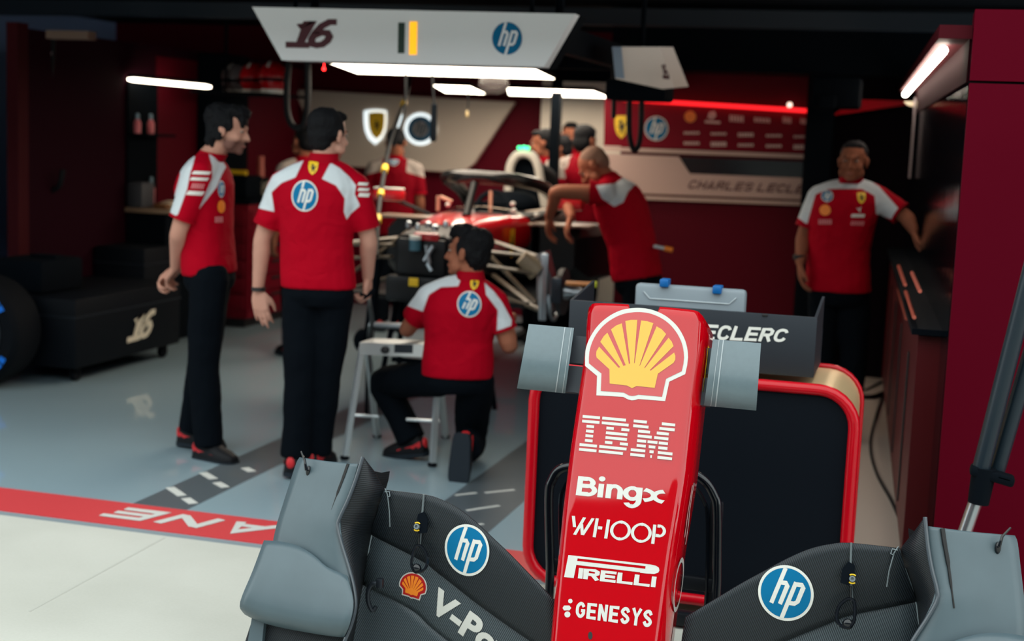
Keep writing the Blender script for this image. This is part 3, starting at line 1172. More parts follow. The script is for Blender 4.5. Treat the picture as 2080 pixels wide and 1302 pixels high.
# badges on the flaps: follow the flap surface through a ray cast along the wing's own normal
def flap_fn(obj, lift=.003):
    dg = bpy.context.evaluated_depsgraph_get()
    ev = obj.evaluated_get(dg)
    tree = BVHTree.FromObject(obj, dg)
    off = ORG[obj.name]
    def fn(p, z=0.0):
        h = tree.ray_cast(p+NN*.3-off, -NN, 1.0)
        if h[0] is None:
            return None
        return h[0]+off+NN*(lift+z*6)
    return fn


bpy.context.view_layer.update()
for k in (0, 1):
    ff = flap_fn(flaps[k])
    cpx = ((951, 1118), (1597, 1205))[k]
    c = np3(*cpx, -.115)
    R_ = .0765 if k == 0 else .0775
    decal('round_badge', hp_shapes(), lambda x, y, z, c=c, R_=R_, ff=ff: ff(c+Vector((1, 0, 0))*(x*R_)-NT*(y*R_), z), [BADGEWHITE, HPBLUE, BADGEWHITE], flaps[k], 10, label='round blue badge with white letters on the %s flap' % ('left', 'right')[k])
ff = flap_fn(elems[0], .003)
q = quad([(863, 1234, 0), (1091, 1418, 0), (1125, 1366, 0), (893, 1192, 0)])
decal('flap_lettering', text2d('V-Power', .04), lambda x, y, z: ff(np3(*q(x, y)[:2], -.2), z), [WHITEVINYL], elems[0], 8)
qr = quad([(1500, 1400, 0), (1690, 1335, 0), (1710, 1290, 0), (1515, 1350, 0)])
ffr = flap_fn(elems[1], .003)
decal('flap_lettering', text2d('V-Power', .04), lambda x, y, z: ffr(np3(*qr(x, y)[:2], -.2), z), [WHITEVINYL], elems[1], 8)
ca, sa = math.cos(math.radians(-8)), math.sin(math.radians(-8))


def small_shell(x, y):
    u, v = (x-1045)/400, (y-560)/400
    a = math.radians(12)
    u, v = u*math.cos(a)-v*math.sin(a), u*math.sin(a)+v*math.cos(a)
    return 838+30*u, 1191+30*v


decal('small_scallop_badge', shell_shapes(small_shell), lambda x, y, z: ff(np3(x, y, -.2), z), [WHITEVINYL, SHELLRED, ORANGE], elems[0], 8)

# ------------------------------------------------------------------ black stand that carries the nose
stand = thing('nose_stand', 'black tubular stand with two hoops holding the red nose upright', 'stand', (-.78, 4.75, 0))
for sx, pxs in ((-1, [(1118, 1150), (1115, 1010), (1122, 975), (1140, 952), (1180, 945)]), (1, [(1456, 1180), (1457, 1040), (1450, 1005), (1430, 975), (1392, 956), (1340, 952)])):
    Yb = 4.62
    base = at(pxs[0][0], pxs[0][1], Yb)
    pts = [Vector((base.x, Yb, .03))]+[at(x, y, Yb) for x, y in pxs]
    m = MB()
    m.tube([pts[0]]+smooth_pts(pts[1:], 5), .016, 12)
    part('hoop', m, GLOSSBLACK, stand)
    m = MB()
    pi = [p+Vector((-sx*.035, .03, -.035)) for p in pts[1:]]
    m.tube([pi[0]-Vector((0, 0, pi[0].z-.05))]+smooth_pts(pi, 5), .007, 8)
    part('inner_rod', m, GLOSSBLACK, stand)
    m = MB()
    m.box((base.x, 4.66, .035), (.05, .66, .05), bev=.008)
    part('foot', m, BLACK, stand)
xl, xr = at(1118, 1150, 4.62).x, at(1456, 1180, 4.62).x
m = MB()
m.box(((xl+xr)/2, 4.94, .035), (xr-xl, .05, .05), bev=.008)
part('cross_bar', m, BLACK, stand)
m = MB()
m.box(((xl+xr)/2, 4.66, .26), (xr-xl, .03, .05), bev=.008)
part('cross_bar', m, BLACK, stand)
m = MB()
m.box(((xl+xr)/2, 4.60, .62), (.26, .04, .06), bev=.008)
m.tube([((xl+xr)/2, 4.62, .62), ((xl+xr)/2, 4.68, .26)], .025, 10)
part('cradle', m, BLACK, stand)
m = MB()
m.box((xr-.02, 4.66, .30), (.045, .02, .5), bev=.006)
part('side_plate', m, BLACK, stand)

# ------------------------------------------------------------------ equipment cart behind the nose
cart = thing('equipment_cart', 'black panelled cart with a rounded red tube frame and brass coloured skin', 'cart', (-.75, 5.45, 0))
CY0, CY1 = 5.06, 5.62
tl, br_ = at(1076, 775, CY0), at(1745, 1150, CY0)
X0, X1 = tl.x+.02, at(1745, 900, CY0).x-.02
Z0, Z1 = .07, .5*(at(1545, 775, CY0).z+at(1700, 790, CY0).z)-.01


def rrect(x0, x1, z0, z1, r, y, n=7):
    p = []
    for cx, cz, a in ((x1-r, z1-r, 0), (x0+r, z1-r, 90), (x0+r, z0+r, 180), (x1-r, z0+r, 270)):
        for i in range(n+1):
            t = math.radians(a+90*i/n)
            p.append(Vector((cx+r*math.cos(t), y, cz+r*math.sin(t))))
    return p


for y, r, nm in ((CY0, .021, 'front_tube'), (CY1, .012, 'rear_tube')):
    ring = rrect(X0, X1, Z0, Z1, .13, y)
    m = MB()
    m.tube(ring+[ring[0], ring[1]], r, 12)
    part(nm, m, REDPAINT, cart, 'glossy red tube')
m = MB()
m.loft([rrect(X0+.004, X1-.004, Z0+.004, Z1-.004, .125, CY0+.01), rrect(X0+.004, X1-.004, Z0+.004, Z1-.004, .125, CY1-.01)], True, False)
part('skin', m, mat('brass_skin', S(236, 208, 160), .38, .6), cart, 'brass coloured metal skin between the tubes')
m = MB()
m.prism(rrect(X0+.006, X1-.006, Z0+.006, Z1-.006, .123, CY0+.006), (0, .012, 0))
part('front_panel', m, mat('cart_panel', S(7, 13, 21), .6, spec=.1), cart)
m = MB()
m.prism(rrect(X0+.01, X1-.01, Z0+.01, Z1-.01, .12, CY1-.02), (0, .012, 0))
part('rear_panel', m, SOFTBLACK, cart)
for x in (X0+.16, X1-.16):
    for y in (CY0+.08, CY1-.08):
        m = MB()
        m.lathe([(.006, -.018), (.03, -.018), (.034, -.01), (.034, .01), (.03, .018), (.006, .018)], (x, y, .034), (1, 0, 0), 20)
        m.box((x, y, .06), (.05, .03, .03))
        part('caster', m, RUBBER, cart)

# open bin on top of the cart
TY0, TY1 = 5.16, 5.52
a, b = at(1158, 612, TY0), at(1661, 641, TY0)
zt, zb = .5*(a.z+b.z), Z1+.025
tray = thing('parts_bin', 'dark grey open bin with white lettering on its front, on the red framed cart', 'bin', ((a.x+b.x)/2, 5.34, zb))
m = MB()
TX0, TX1 = a.x, b.x
m.box(((TX0+TX1)/2, TY0, (zt+zb)/2), (TX1-TX0, .012, zt-zb), bev=.003)
BINGREY = mat('bin_grey', S(30, 36, 44), .5, spec=.35)
front = part('front_wall', m, BINGREY, tray)
m = MB()
m.box(((TX0+TX1)/2, TY1, (zt+zb)/2-.04), (TX1-TX0, .012, zt-zb-.08), bev=.003)
part('back_wall', m, BINGREY, tray)
for x in (TX0+.006, TX1-.006):
    m = MB()
    m.prism([Vector((x-.005, TY0, zb)), Vector((x-.005, TY1, zb)), Vector((x-.005, TY1, zt+.04)), Vector((x-.005, TY0, zt))], (.01, 0, 0))
    part('side_wall', m, BINGREY, tray)
m = MB()
m.box(((TX0+TX1)/2, (TY0+TY1)/2, zb+.006), (TX1-TX0-.02, TY1-TY0, .012))
part('bin_floor', m, BINGREY, tray)
m = MB()
m.box(at(1554, 640, TY0-.008), (.02, .008, .008), bev=.002)
part('catch', m, INK, front)
l0, l1 = at(1400, 688, TY0-.008), at(1600, 696, TY0-.008)
q = quad([at(1397, 690, TY0-.0075), at(1598, 696, TY0-.0075), at(1603, 668, TY0-.0075), at(1400, 656, TY0-.0075)])
decal('bin_lettering', word2d('LECLERC', .21, .8, .12, .22), lambda x, y, z: q(x, y), [BADGEWHITE], front, 0)

# clear sorting case standing in the bin
p0, p1 = at(1293, 575, 5.4), at(1517, 588, 5.4)
zc = .5*(p0.z+p1.z)
case = thing('sorting_case', 'clear plastic sorting case with two blue latches, standing in the grey bin', 'case', ((p0.x+p1.x)/2, 5.4, zb+.015))
m = MB()
m.box(((p0.x+p1.x)/2, 5.4, (zc+zb+.012)/2), (p1.x-p0.x, .05, zc-zb-.012), bev=.014)
CLEAR = mat('clear_plastic', S(150, 162, 170), .35, spec=.5, alpha=.72)
part('shell', m, CLEAR, case)
m = MB()
m.tube([Vector((p0.x+.035, 5.372, zc-.03)), Vector((p0.x+.06, 5.372, zc-.055)), Vector((p1.x-.06, 5.372, zc-.055)), Vector((p1.x-.035, 5.372, zc-.03))], .002, 6)
part('rib', m, mat('plastic_edge', S(190, 198, 202), .4), case)
for x, dz in ((1350, .012), (1458, .0)):
    c = at(x, 580, 5.38)
    m = MB()
    m.box((c.x, 5.39, zc+dz-.004), (.034, .06, .03), bev=.004)
    part('latch', m, BLUEPLASTIC, case, 'blue latch')
# ------------------------------------------------------------------ people
SKIN = mat('skin', S(186, 138, 120), .55, spec=.35, noise_amt=.08, noise_scale=30)
SKINTAN = mat('skin_tanned', S(150, 94, 72), .65, spec=.15, noise_amt=.08, noise_scale=30)
SKINDIM = mat('skin_in_shade', S(136, 84, 64), .7, spec=.1)  # skin colour darkened for figures standing in shade
HAIR = mat('dark_hair', S(10, 11, 15), .7, spec=.15, bump=.5, noise_scale=60)
HAIRGREY = mat('greying_hair', S(34, 33, 36), .7, spec=.15, bump=.5, noise_scale=60)
STUBBLE = mat('cropped_hair', S(128, 98, 84), .8, spec=.2)
SHIRT = two_tone('team_shirt', S(160, 0, 26), S(198, 206, 211))
SHIRTSHADE = two_tone('team_shirt_in_shade', S(112, 0, 18), S(150, 140, 134))  # same shirt, both tones darkened for the dim light further back
TROUSERS = mat('dark_trousers', S(7, 12, 18), .9, spec=.05, bump=.4, noise_scale=11)
SHOE = mat('black_shoe', S(8, 10, 15), .6, spec=.2)
SHOERED = mat('shoe_red', S(190, 24, 32), .55)
SOLE = mat('shoe_sole', S(24, 32, 40), .7, spec=.2)
EYEW = mat('eye_white', S(150, 138, 130), .5, spec=.2)
LIP = mat('lips', S(150, 84, 76), .5)


SKINBEARD = two_tone('skin_with_stubble', S(186, 138, 120), S(112, 80, 72), .6)
_mr = [n for n in SKINBEARD.node_tree.nodes if n.type == 'MAP_RANGE'][0]
_mr.inputs['From Min'].default_value = -.012
_mr.inputs['From Max'].default_value = .014
_bp = [n for n in SKINBEARD.node_tree.nodes if n.type == 'BUMP'][0]
_bp.inputs['Strength'].default_value = .05


def V(*a):
    return Vector(a)


def remeshed(name, mb, voxel, smooth=4, fac=.5, disp=None):
    """union of overlapping closed shapes as one continuous skin"""
    me = mb.mesh(name, [SKIN], (0, 0, 0), 0)
    o = bpy.data.objects.new(name, me)
    COL.objects.link(o)
    r = o.modifiers.new('r', 'REMESH')
    r.mode = 'VOXEL'
    r.voxel_size = voxel
    r.use_smooth_shade = True
    s = o.modifiers.new('s', 'SMOOTH')
    s.factor = fac
    s.iterations = smooth
    bpy.context.view_layer.update()
    dg = bpy.context.evaluated_depsgraph_get()
    out = bpy.data.meshes.new_from_object(o.evaluated_get(dg))
    out.name = name
    bpy.data.objects.remove(o)
    bpy.data.meshes.remove(me)
    if disp:
        n = len(out.vertices)
        co, no = np.empty(n*3), np.empty(n*3)
        out.vertices.foreach_get('co', co)
        out.vertices.foreach_get('normal', no)
        co, no = co.reshape(-1, 3), no.reshape(-1, 3)
        co += no*np.array([disp(Vector(p)) for p in co])[:, None]
        out.vertices.foreach_set('co', co.ravel())
        out.update()
    out.polygons.foreach_set('use_smooth', [True]*len(out.polygons))
    return out


def shade(me, m, org):
    me.materials.clear()
    me.materials.append(m)
    me.transform(Matrix.Translation(-Vector(org)))
    return me


def limb(mb, pts, rad, sub=4, flat=None, ends=True):
    P = smooth_pts(pts, sub)
    k = len(P)
    R = [float(np.interp(i*(len(pts)-1)/(k-1), range(len(pts)), rad)) for i in range(k)]
    mb.tube(P, R, 14, flat=flat)
    if ends:
        mb.ball(pts[0], rad[0]*.99, n=14)
        mb.ball(pts[-1], rad[-1]*.99, n=14)


def oval(c, l, f, a, b, n=20, p=2.3):
    out = []
    for j in range(n):
        t = 2*math.pi*j/n
        x, y = math.cos(t), math.sin(t)
        out.append(c+l*(a*abs(x)**(2/p)*math.copysign(1, x))+f*(b*abs(y)**(2/p)*math.copysign(1, y)))
    return out


def make_hand(mb, w, d, pn, th, curl, k=1.0):
    d = d.normalized()
    th = (th-d*th.dot(d)).normalized()
    pn = (pn-d*pn.dot(d)-th*pn.dot(th)).normalized()
    bl = (.088, .092, .087, .078)
    offs = (.031, .011, -.010, -.030)
    seg = ((.043, .026, .021), (.047, .03, .022), (.043, .027, .021), (.034, .021, .018))
    for i in range(4):
        b = w+d*bl[i]*k+th*offs[i]*k
        mb.tube([w+th*offs[i]*.45*k, w+d*bl[i]*.5*k+th*offs[i]*.85*k, b], [.017*k, .016*k, .0125*k], 10)
        mb.ball(b, .0125*k, n=10)
        a = 0
        p = b
        base = (d+th*(.10*(1.5-i)/1.5)).normalized()
        c = curl[i] if isinstance(curl, (list, tuple)) else curl
        for s, L in enumerate(seg[i]):
            a += math.radians((32, 48, 34)[s])*c+(.08 if s == 0 else .05)
            q = p+(base*math.cos(a)+pn*math.sin(a))*L*k
            mb.tube([p, q], [(.0105, .0095, .0088)[s]*k, (.0095, .0088, .0075)[s]*k], 10)
            mb.ball(q, (.0095, .0088, .0076)[s]*k, n=10)
            p = q
    b = w+d*.022*k+th*.026*k
    q = b+(d*.75+th*.62+pn*.3).normalized()*.044*k
    r = q+(d*.9+th*.25+pn*.35).normalized()*.032*k
    e = r+(d*.95+th*.05+pn*.3).normalized()*.024*k
    mb.tube([w, b, q, r, e], [.017*k, .0165*k, .0125*k, .0105*k, .0085*k], 10)
    mb.ball(q, .0125*k, n=10)
    mb.ball(e, .0085*k, n=10)


def make_head(mb, hc, F, U, neck, k=1.0, hairy=False):
    """skull, face, nose, ears and neck; F faces forward, U up"""
    F = F.normalized()
    U = (U-F*U.dot(F)).normalized()
    L = U.cross(F).normalized()
    rot = Matrix((F, L, U)).transposed()
    q = lambda f, l, u: hc+(F*f+L*l+U*u)*k
    e = lambda c, r: mb.ball(q(*c), tuple(x*k for x in r), rot, 18)
    e((-.014, 0, .032), (.098, .077, .084))
    e((.030, 0, -.025), (.060, .063, .080))
    e((.026, 0, -.074), (.056, .054, .042))
    e((.072, 0, -.100), (.021, .026, .019))
    mb.tube([q(.082, -.034, .019), q(.091, 0, .020), q(.082, .034, .019)], .0135*k, 10)
    mb.tube([q(.084, 0, .012), q(.103, 0, -.018), q(.112, 0, -.036)], [.009*k, .011*k, .0135*k], 10)
    mb.ball(q(.112, 0, -.036), .0135*k, n=12)
    for s in (-1, 1):
        e((.094, s*.013, -.040), (.011, .010, .009))
        e((.062, s*.042, -.034), (.026, .024, .022))
        e((.034, s*.058, -.066), (.03, .016, .03))
        e((-.004, s*.080, -.008), (.020, .009, .034))
        e((-.010, s*.086, .004), (.014, .008, .020))
    e((.089, 0, -.066), (.011, .025, .0075))
    e((.087, 0, -.079), (.011, .022, .0075))
    n0 = q(-.018, 0, -.055)
    limb(mb, [n0, n0.lerp(neck, .55)+U*.0, neck], [.057*k, .056*k, .066*k], 4)
    return q, rot


class Pose:
    pass


def person(label, sp, org, name='person'):
    """sp: joints and directions in world space"""
    g = lambda k, dflt=None: sp.get(k, dflt)
    k = g('k', 1.0)
    P0, W, Cc, N, Hc = (sp[x] for x in ('pelvis', 'waist', 'chest', 'neck', 'head'))
    lh, ls = sp['lat_hip'].normalized(), sp['lat_sh'].normalized()
    def fr(l, up):
        f = l.cross(up)
        return f.normalized()
    f_h, f_s = fr(lh, (W-P0).normalized()), fr(ls, (N-Cc).normalized())
    f_w = (f_h+f_s).normalized()
    l_w = (lh+ls).normalized()
    girth = g('girth', 1.0)*k
    thick = g('thick', 1.0)*girth
    Sh = {'L': sp['shL'], 'R': sp['shR']}

    def torso(mb, e, hem=True):
        top = N-(N-Cc).normalized()*.025*k
        mid_ = Cc.lerp(N, .55)
        shc = (Sh['L']+Sh['R'])/2
        st_ = [oval(P0-(W-P0).normalized()*.055*k, lh, f_h, .172*girth+e, .122*thick+e),
               oval(P0, lh, f_h, .172*girth+e, .124*thick+e),
               oval(P0.lerp(W, .5), (lh*.7+ls*.3).normalized(), (f_h*.7+f_s*.3).normalized(), .168*girth+e, .12*thick+e),
               oval(W, l_w, f_w, .165*girth+e, .116*thick+e),
               oval(W.lerp(Cc, .5), (lh*.3+ls*.7).normalized(), (f_h*.3+f_s*.7).normalized(), .175*girth+e, .122*thick+e),
               oval(Cc, ls, f_s, .188*girth+e, .128*thick+e),
               oval(Cc.lerp(N, .35), ls, f_s, .184*girth+e, .12*thick+e),
               oval(Cc.lerp(N, .65), ls, f_s, .155*girth+e, .1*thick+e),
               oval(Cc.lerp(N, .88), ls, f_s, .098*k+e, .08*k+e),
               oval(N, ls, f_s, .064*k+e, .064*k+e)]
        mb.loft(st_)
        for s in 'LR':
            limb(mb, [N-(N-Cc).normalized()*.035*k, (N-(N-Cc).normalized()*.03*k).lerp(Sh[s], .55)+Vector((0, 0, .006)), Sh[s]], [.06*k+e, .062*k+e, .062*k+e], 3)

    # ---- body: one continuous surface
    mb = MB()
    torso(mb, -.016)
    for s in 'LR':
        sh, el, wr = Sh[s], sp['el'+s], sp['wr'+s]
        limb(mb, [sh, sh.lerp(el, .45), el, el.lerp(wr, .3), wr], [.054*k, .05*k, .042*k, .043*k, .029*k], 4)
        h = sp['hand'+s]
        make_hand(mb, wr+h[0].normalized()*.012, h[0], h[1], h[2], h[3], k)
        hp, kn, an = sp['hip'+s], sp['kn'+s], sp['an'+s]
        limb(mb, [hp, hp.lerp(kn, .5), kn, kn.lerp(an, .35), an], [.085*k, .075*k, .055*k, .054*k, .038*k], 4)
        t = sp['toe'+s].normalized()
        limb(mb, [an, an+t*.06-sp['fup'+s].normalized()*.03], [.036*k, .03*k], 2)
    q, rot = make_head(mb, Hc, sp['face'], sp['hup'], N, g('hk', 1.0)*k)
    me = remeshed(name, mb, .0065, 3)
    body = bpy.data.objects.new(name, shade(me, sp['skin'], org))
    COL.objects.link(body)
    body.location = org
    ORG[body.name] = Vector(org)
    tag(body, label, 'person', 'team members in red and white shirts')

    if 'stubble' in sp:
        F_, U_ = sp['face'].normalized(), sp['hup']
        U_ = (U_-F_*U_.dot(F_)).normalized()
        n_ = len(me.vertices)
        co_ = np.empty(n_*3)
        me.vertices.foreach_get('co', co_)
        co_ = co_.reshape(-1, 3)+np.array(org)-np.array(Hc)
        f_, u_ = co_@np.array(F_), co_@np.array(U_)
        bv = np.minimum(np.minimum(f_+.005+(u_+.06)*.3, -.042-u_*1.0), u_+.135)
        bv = np.maximum(bv, np.minimum(np.minimum(f_-.07, -.046-u_), u_+.06))
        at2 = me.attributes.new('panel', 'FLOAT', 'POINT')
        at2.data.foreach_set('value', bv)
    # ---- shirt
    mb = MB()
    torso(mb, .010)
    for s in 'LR':
        sh, el = Sh[s], sp['el'+s]
        c = g('sleeve', .78)
        e = sh.lerp(el, c)
        d = (e-sh).normalized()
        P = [sh-d*.01, sh.lerp(e, .5), e]
        mb.tube(P, [.074*k, .073*k, g('cuff', .071)*k], 16)
        mb.ball(sh, .073*k, n=16)
    me = remeshed('shirt', mb, .0085, 6, disp=lambda c: .0035*noise.noise(c*9)+.002*noise.noise(c*22))
    n = len(me.vertices)
    co = np.empty(n*3)
    me.vertices.foreach_get('co', co)
    co = co.reshape(-1, 3)
    val = np.full(n, -.05)
    vd = Vector((Cc.x, Cc.y, Cc.z-CAM_H)).normalized() if g('paint') else Vector((0, 1, 0))
    for poly, yy in g('paint', []):
        pts = np.array([[p.x, p.z] for p in (at(x, y, yy) for x, y in poly)])
        k_ = co[:, 1]-yy
        val = np.maximum(val, poly_sd(np.stack([co[:, 0]-k_*vd.x/vd.y, co[:, 2]-k_*vd.z/vd.y], 1), pts))
    if 'paint_fn' in sp:
        val = np.maximum(val, np.array([sp['paint_fn'](Vector(c)) for c in co]))
    at_ = me.attributes.new('panel', 'FLOAT', 'POINT')
    at_.data.foreach_set('value', val)
    tree = BVHTree.FromPolygons([Vector(c) for c in co], [tuple(p.vertices) for p in me.polygons])
    shirt = part('shirt', shade(me, sp.get('cloth', SHIRT), org), None, body, 'red and white team shirt')
    # sleeve ends and collar as trims
    for s in 'LR':
        sh, el = Sh[s], sp['el'+s]
        e = sh.lerp(el, g('sleeve', .78))
        d = (e-sh).normalized()
        m = MB()
        m.tube([e-d*.012, e+d*.004], [g('cuff', .071)*k+.001, g('cuff', .071)*k+.001], 20, caps=False)
        part('cuff', m, SHIRTCUFF, shirt)
    up = (N-Cc).normalized()
    m = MB()
    ax = (q(-.018, 0, -.055)-N).normalized()
    m.loft([oval(N+ax*(-.012), ls, f_s, .078*k, .076*k), oval(N+ax*.018, ls, f_s, .072*k, .070*k), oval(N+ax*.042, ls, f_s, .068*k, .068*k), oval(N+ax*.040, ls, f_s, .062*k, .062*k), oval(N, ls, f_s, .06*k, .06*k)], True, False)
    part('collar', m, SHIRTCUFF, shirt)

    # ---- trousers
    mb = MB()
    up = (W-P0).normalized()
    mb.loft([oval(P0+up*.05*k, lh, f_h, .160*girth, .112*thick), oval(P0-up*.03*k, lh, f_h, .168*girth, .120*thick), oval(P0-up*.09*k, lh, f_h, .172*girth, .124*thick), oval(P0-up*.14*k, lh, f_h, .15*girth, .105*thick)])
    for s in 'LR':
        hp, kn, an = sp['hip'+s], sp['kn'+s], sp['an'+s]
        cut = an.lerp(kn, g('hem', -.015))
        limb(mb, [hp, hp.lerp(kn, .5), kn, kn.lerp(cut, .4), cut], [.1*k, .095*k, .082*k, .079*k, .077*k], 4, ends=False)
        mb.ball(hp, .097*k, n=16)
        mb.ball(kn, .0745*k, n=16)
    me = remeshed('trousers', mb, .009, 6, disp=lambda c: .006*noise.noise(c*7)+.003*noise.noise(c*19))
    part('trousers', shade(me, TROUSERS, org), None, body)

    # ---- shoes
    if g('shoes', True):
        for s in 'LR':
            an, t, u = sp['an'+s], sp['toe'+s].normalized(), sp['fup'+s]
            u = (u-t*u.dot(t)).normalized()
            w = t.cross(u)
            prof = [(-.085, .02, .012, .05), (-.078, .034, .0, .075), (-.05, .042, .0, .118), (-.01, .045, .0, .125), (.04, .048, .0, .104), (.09, .052, .0, .08), (.135, .051, .002, .066), (.168, .04, .006, .052), (.184, .02, .012, .036)]
            base = an-u*.085*k
            rings = []
            for x, hw, z0, z1 in prof:
                r = []
                for a, b in ((-1, 0), (-1.04, .3), (-.9, .7), (-.5, .95), (0, 1), (.5, .95), (.9, .7), (1.04, .3), (1, 0), (.5, -.0), (-.5, -.0)):
                    r.append(base+(t*x+w*hw*a+u*(z0+(z1-z0)*b))*k)
                rings.append(r)
            m = MB()
            m.loft(rings)
            sho = part('shoe', m, SHOE, body, angle=60)
            m = MB()
            m.loft([[base+(t*x*1.03+w*(hw+.004)*a+u*b)*k for a, b in ((-1, -.006), (-1, .016), (1, .016), (1, -.006))] for x, hw, z0, z1 in prof])
            part('sole', m, SOLE, sho, angle=60)
            for sg in (-1, 1):
                m = MB()
                m.loft([[base+(t*x+w*sg*(hw*1.05+.0015)+u*z)*k for z in (.022+dz, .05+dz)] for x, hw, dz in ((-.075, .034, .03), (-.03, .041, .01), (.03, .043, -.002), (.07, .046, -.006))], closed=False, caps=False)
                part('side_flash', m, SHOERED, sho, 'red flash')
            m = MB()
            m.ball(base+(t*-.082+u*.065)*k, (.012*k, .022*k, .03*k), Matrix((t, w, u)).transposed(), 12)
            part('heel_tab', m, SHOERED, sho, 'red heel tab')
    # ---- hair and eyes
    if 'hair' in sp:
        mb = MB()
        for c, r in sp['hair']:
            mb.ball(q(*c), tuple(x*g('hk', 1.0)*k for x in r), rot, 18)
        hd = g('hairdisp', .004)
        me = remeshed('hair', mb, .006, 3, disp=lambda c: hd*noise.noise(Vector((c.x*38, c.y*38, c.z*14)))+hd*.7*noise.noise(c*70))
        part('hair', shade(me, sp.get('hairmat', HAIR), org), None, body)
    if g('eyes', True):
        kk = g('hk', 1.0)*k
        for s in (-1, 1):
            m = MB()
            m.ball(q(.083, s*.031, .002), (.009*kk, .0125*kk, .0062*kk), rot, 12)
            ey = part('eye', m, EYEW, body)
            m = MB()
            m.ball(q(.0895, s*.031, .002), (.0035*kk, .0055*kk, .0055*kk), rot, 10)
            part('iris', m, INK, ey)
            m = MB()
            m.tube([q(.088, s*.016, .020), q(.092, s*.031, .025), q(.080, s*.046, .021)], [.003*kk, .0042*kk, .0025*kk], 8)
            part('eyebrow', m, sp.get('hairmat', HAIR), body)
        m = MB()
        m.tube([q(.089, -.021, -.071), q(.1, 0, -.0725), q(.089, .021, -.071)], [.0025*kk, .0042*kk, .0025*kk], 8)
        part('mouth', m, LIP, body)

    def on_shirt(px, py, yy, lift=.003, axis=None):
        p = at(px, py, yy)
        axis = axis or Vector((Cc.x, Cc.y, Cc.z-CAM_H)).normalized()
        h = tree.ray_cast(p-axis*1.2, axis, 3)
        if h[0] is None:
            return None
        return h[0]+h[1]*lift*(1 if h[1].dot(axis) < 0 else -1)
    return body, shirt, on_shirt, q


SHIRTCUFF = mat('shirt_trim', S(152, 0, 24), .75, spec=.08)


def poly_sd(pts, poly):
    """signed distance, positive inside"""
    n = len(poly)
    d = np.full(len(pts), 1e9)
    ins = np.zeros(len(pts), bool)
    for i in range(n):
        a, b = poly[i], poly[(i+1) % n]
        e = b-a
        w = pts-a
        t = np.clip((w@e)/max(e@e, 1e-12), 0, 1)
        d = np.minimum(d, np.linalg.norm(w-t[:, None]*e, axis=1))
        c = ((a[1] <= pts[:, 1]) & (b[1] > pts[:, 1])) | ((b[1] <= pts[:, 1]) & (a[1] > pts[:, 1]))
        with np.errstate(divide='ignore', invalid='ignore'):
            xi = a[0]+(pts[:, 1]-a[1])/(b[1]-a[1])*e[0]
        ins ^= c & (pts[:, 0] < xi)
    return np.where(ins, d, -d)


def print_marks(shirt, on, yy, marks):
    """round badges, shields and small prints on a shirt: (kind, px, py, rx, ry, turn)"""
    for kind, px, py, rx, ry, turn in marks:
        ca, sa = math.cos(math.radians(turn)), math.sin(math.radians(turn))
        fn = lambda x, y, z: on(px+(x*ca+y*sa)*rx, py+(x*sa-y*ca)*ry, yy, .003+z*5)
        if kind == 'badge':
            decal('round_badge', hp_shapes(), fn, [BADGEWHITE, HPBLUE, BADGEWHITE], shirt, 6)
        elif kind == 'shield':
            decal('shield_badge', horse_shield(), fn, [YELLOW, INK], shirt, 4)
        elif kind == 'scallop':
            decal('scallop_print', poly2d(circ(0, 0, 1, 20)), fn, [ORANGE], shirt, 3)
        elif kind == 'bar':
            decal('sleeve_print', poly2d([(-1, -1), (1, -1), (1, 1), (-1, 1)]), fn, [BADGEWHITE], shirt, 4)
        elif kind == 'word':
            sh = []
            for i in range(6):
                x = -1+i*.345
                sh += poly2d([(x, -1), (x+.25, -1), (x+.25, 1), (x, 1)])
            decal('chest_print', sh, fn, [mat('print_pale', S(206, 120, 124), .6)], shirt, 3)
        elif kind == 'cat':
            decal('collar_print', poly2d([(-1, .8), (-.3, .3), (.2, .5), (1, 1), (.4, .1), (.5, -.6), (.2, -1), (0, -.2), (-.4, -.1)]), fn, [BADGEWHITE], shirt, 3)


DN = V(0, 0, -1)
ZU = V(0, 0, 1)
SHORT_HAIR = [((-.03, 0, .048), (.094, .083, .082)), ((-.05, 0, .0), (.066, .076, .078)), ((.035, 0, .088), (.05, .062, .03))]


def left_of(h):
    return V(-h.y, h.x, 0).normalized()


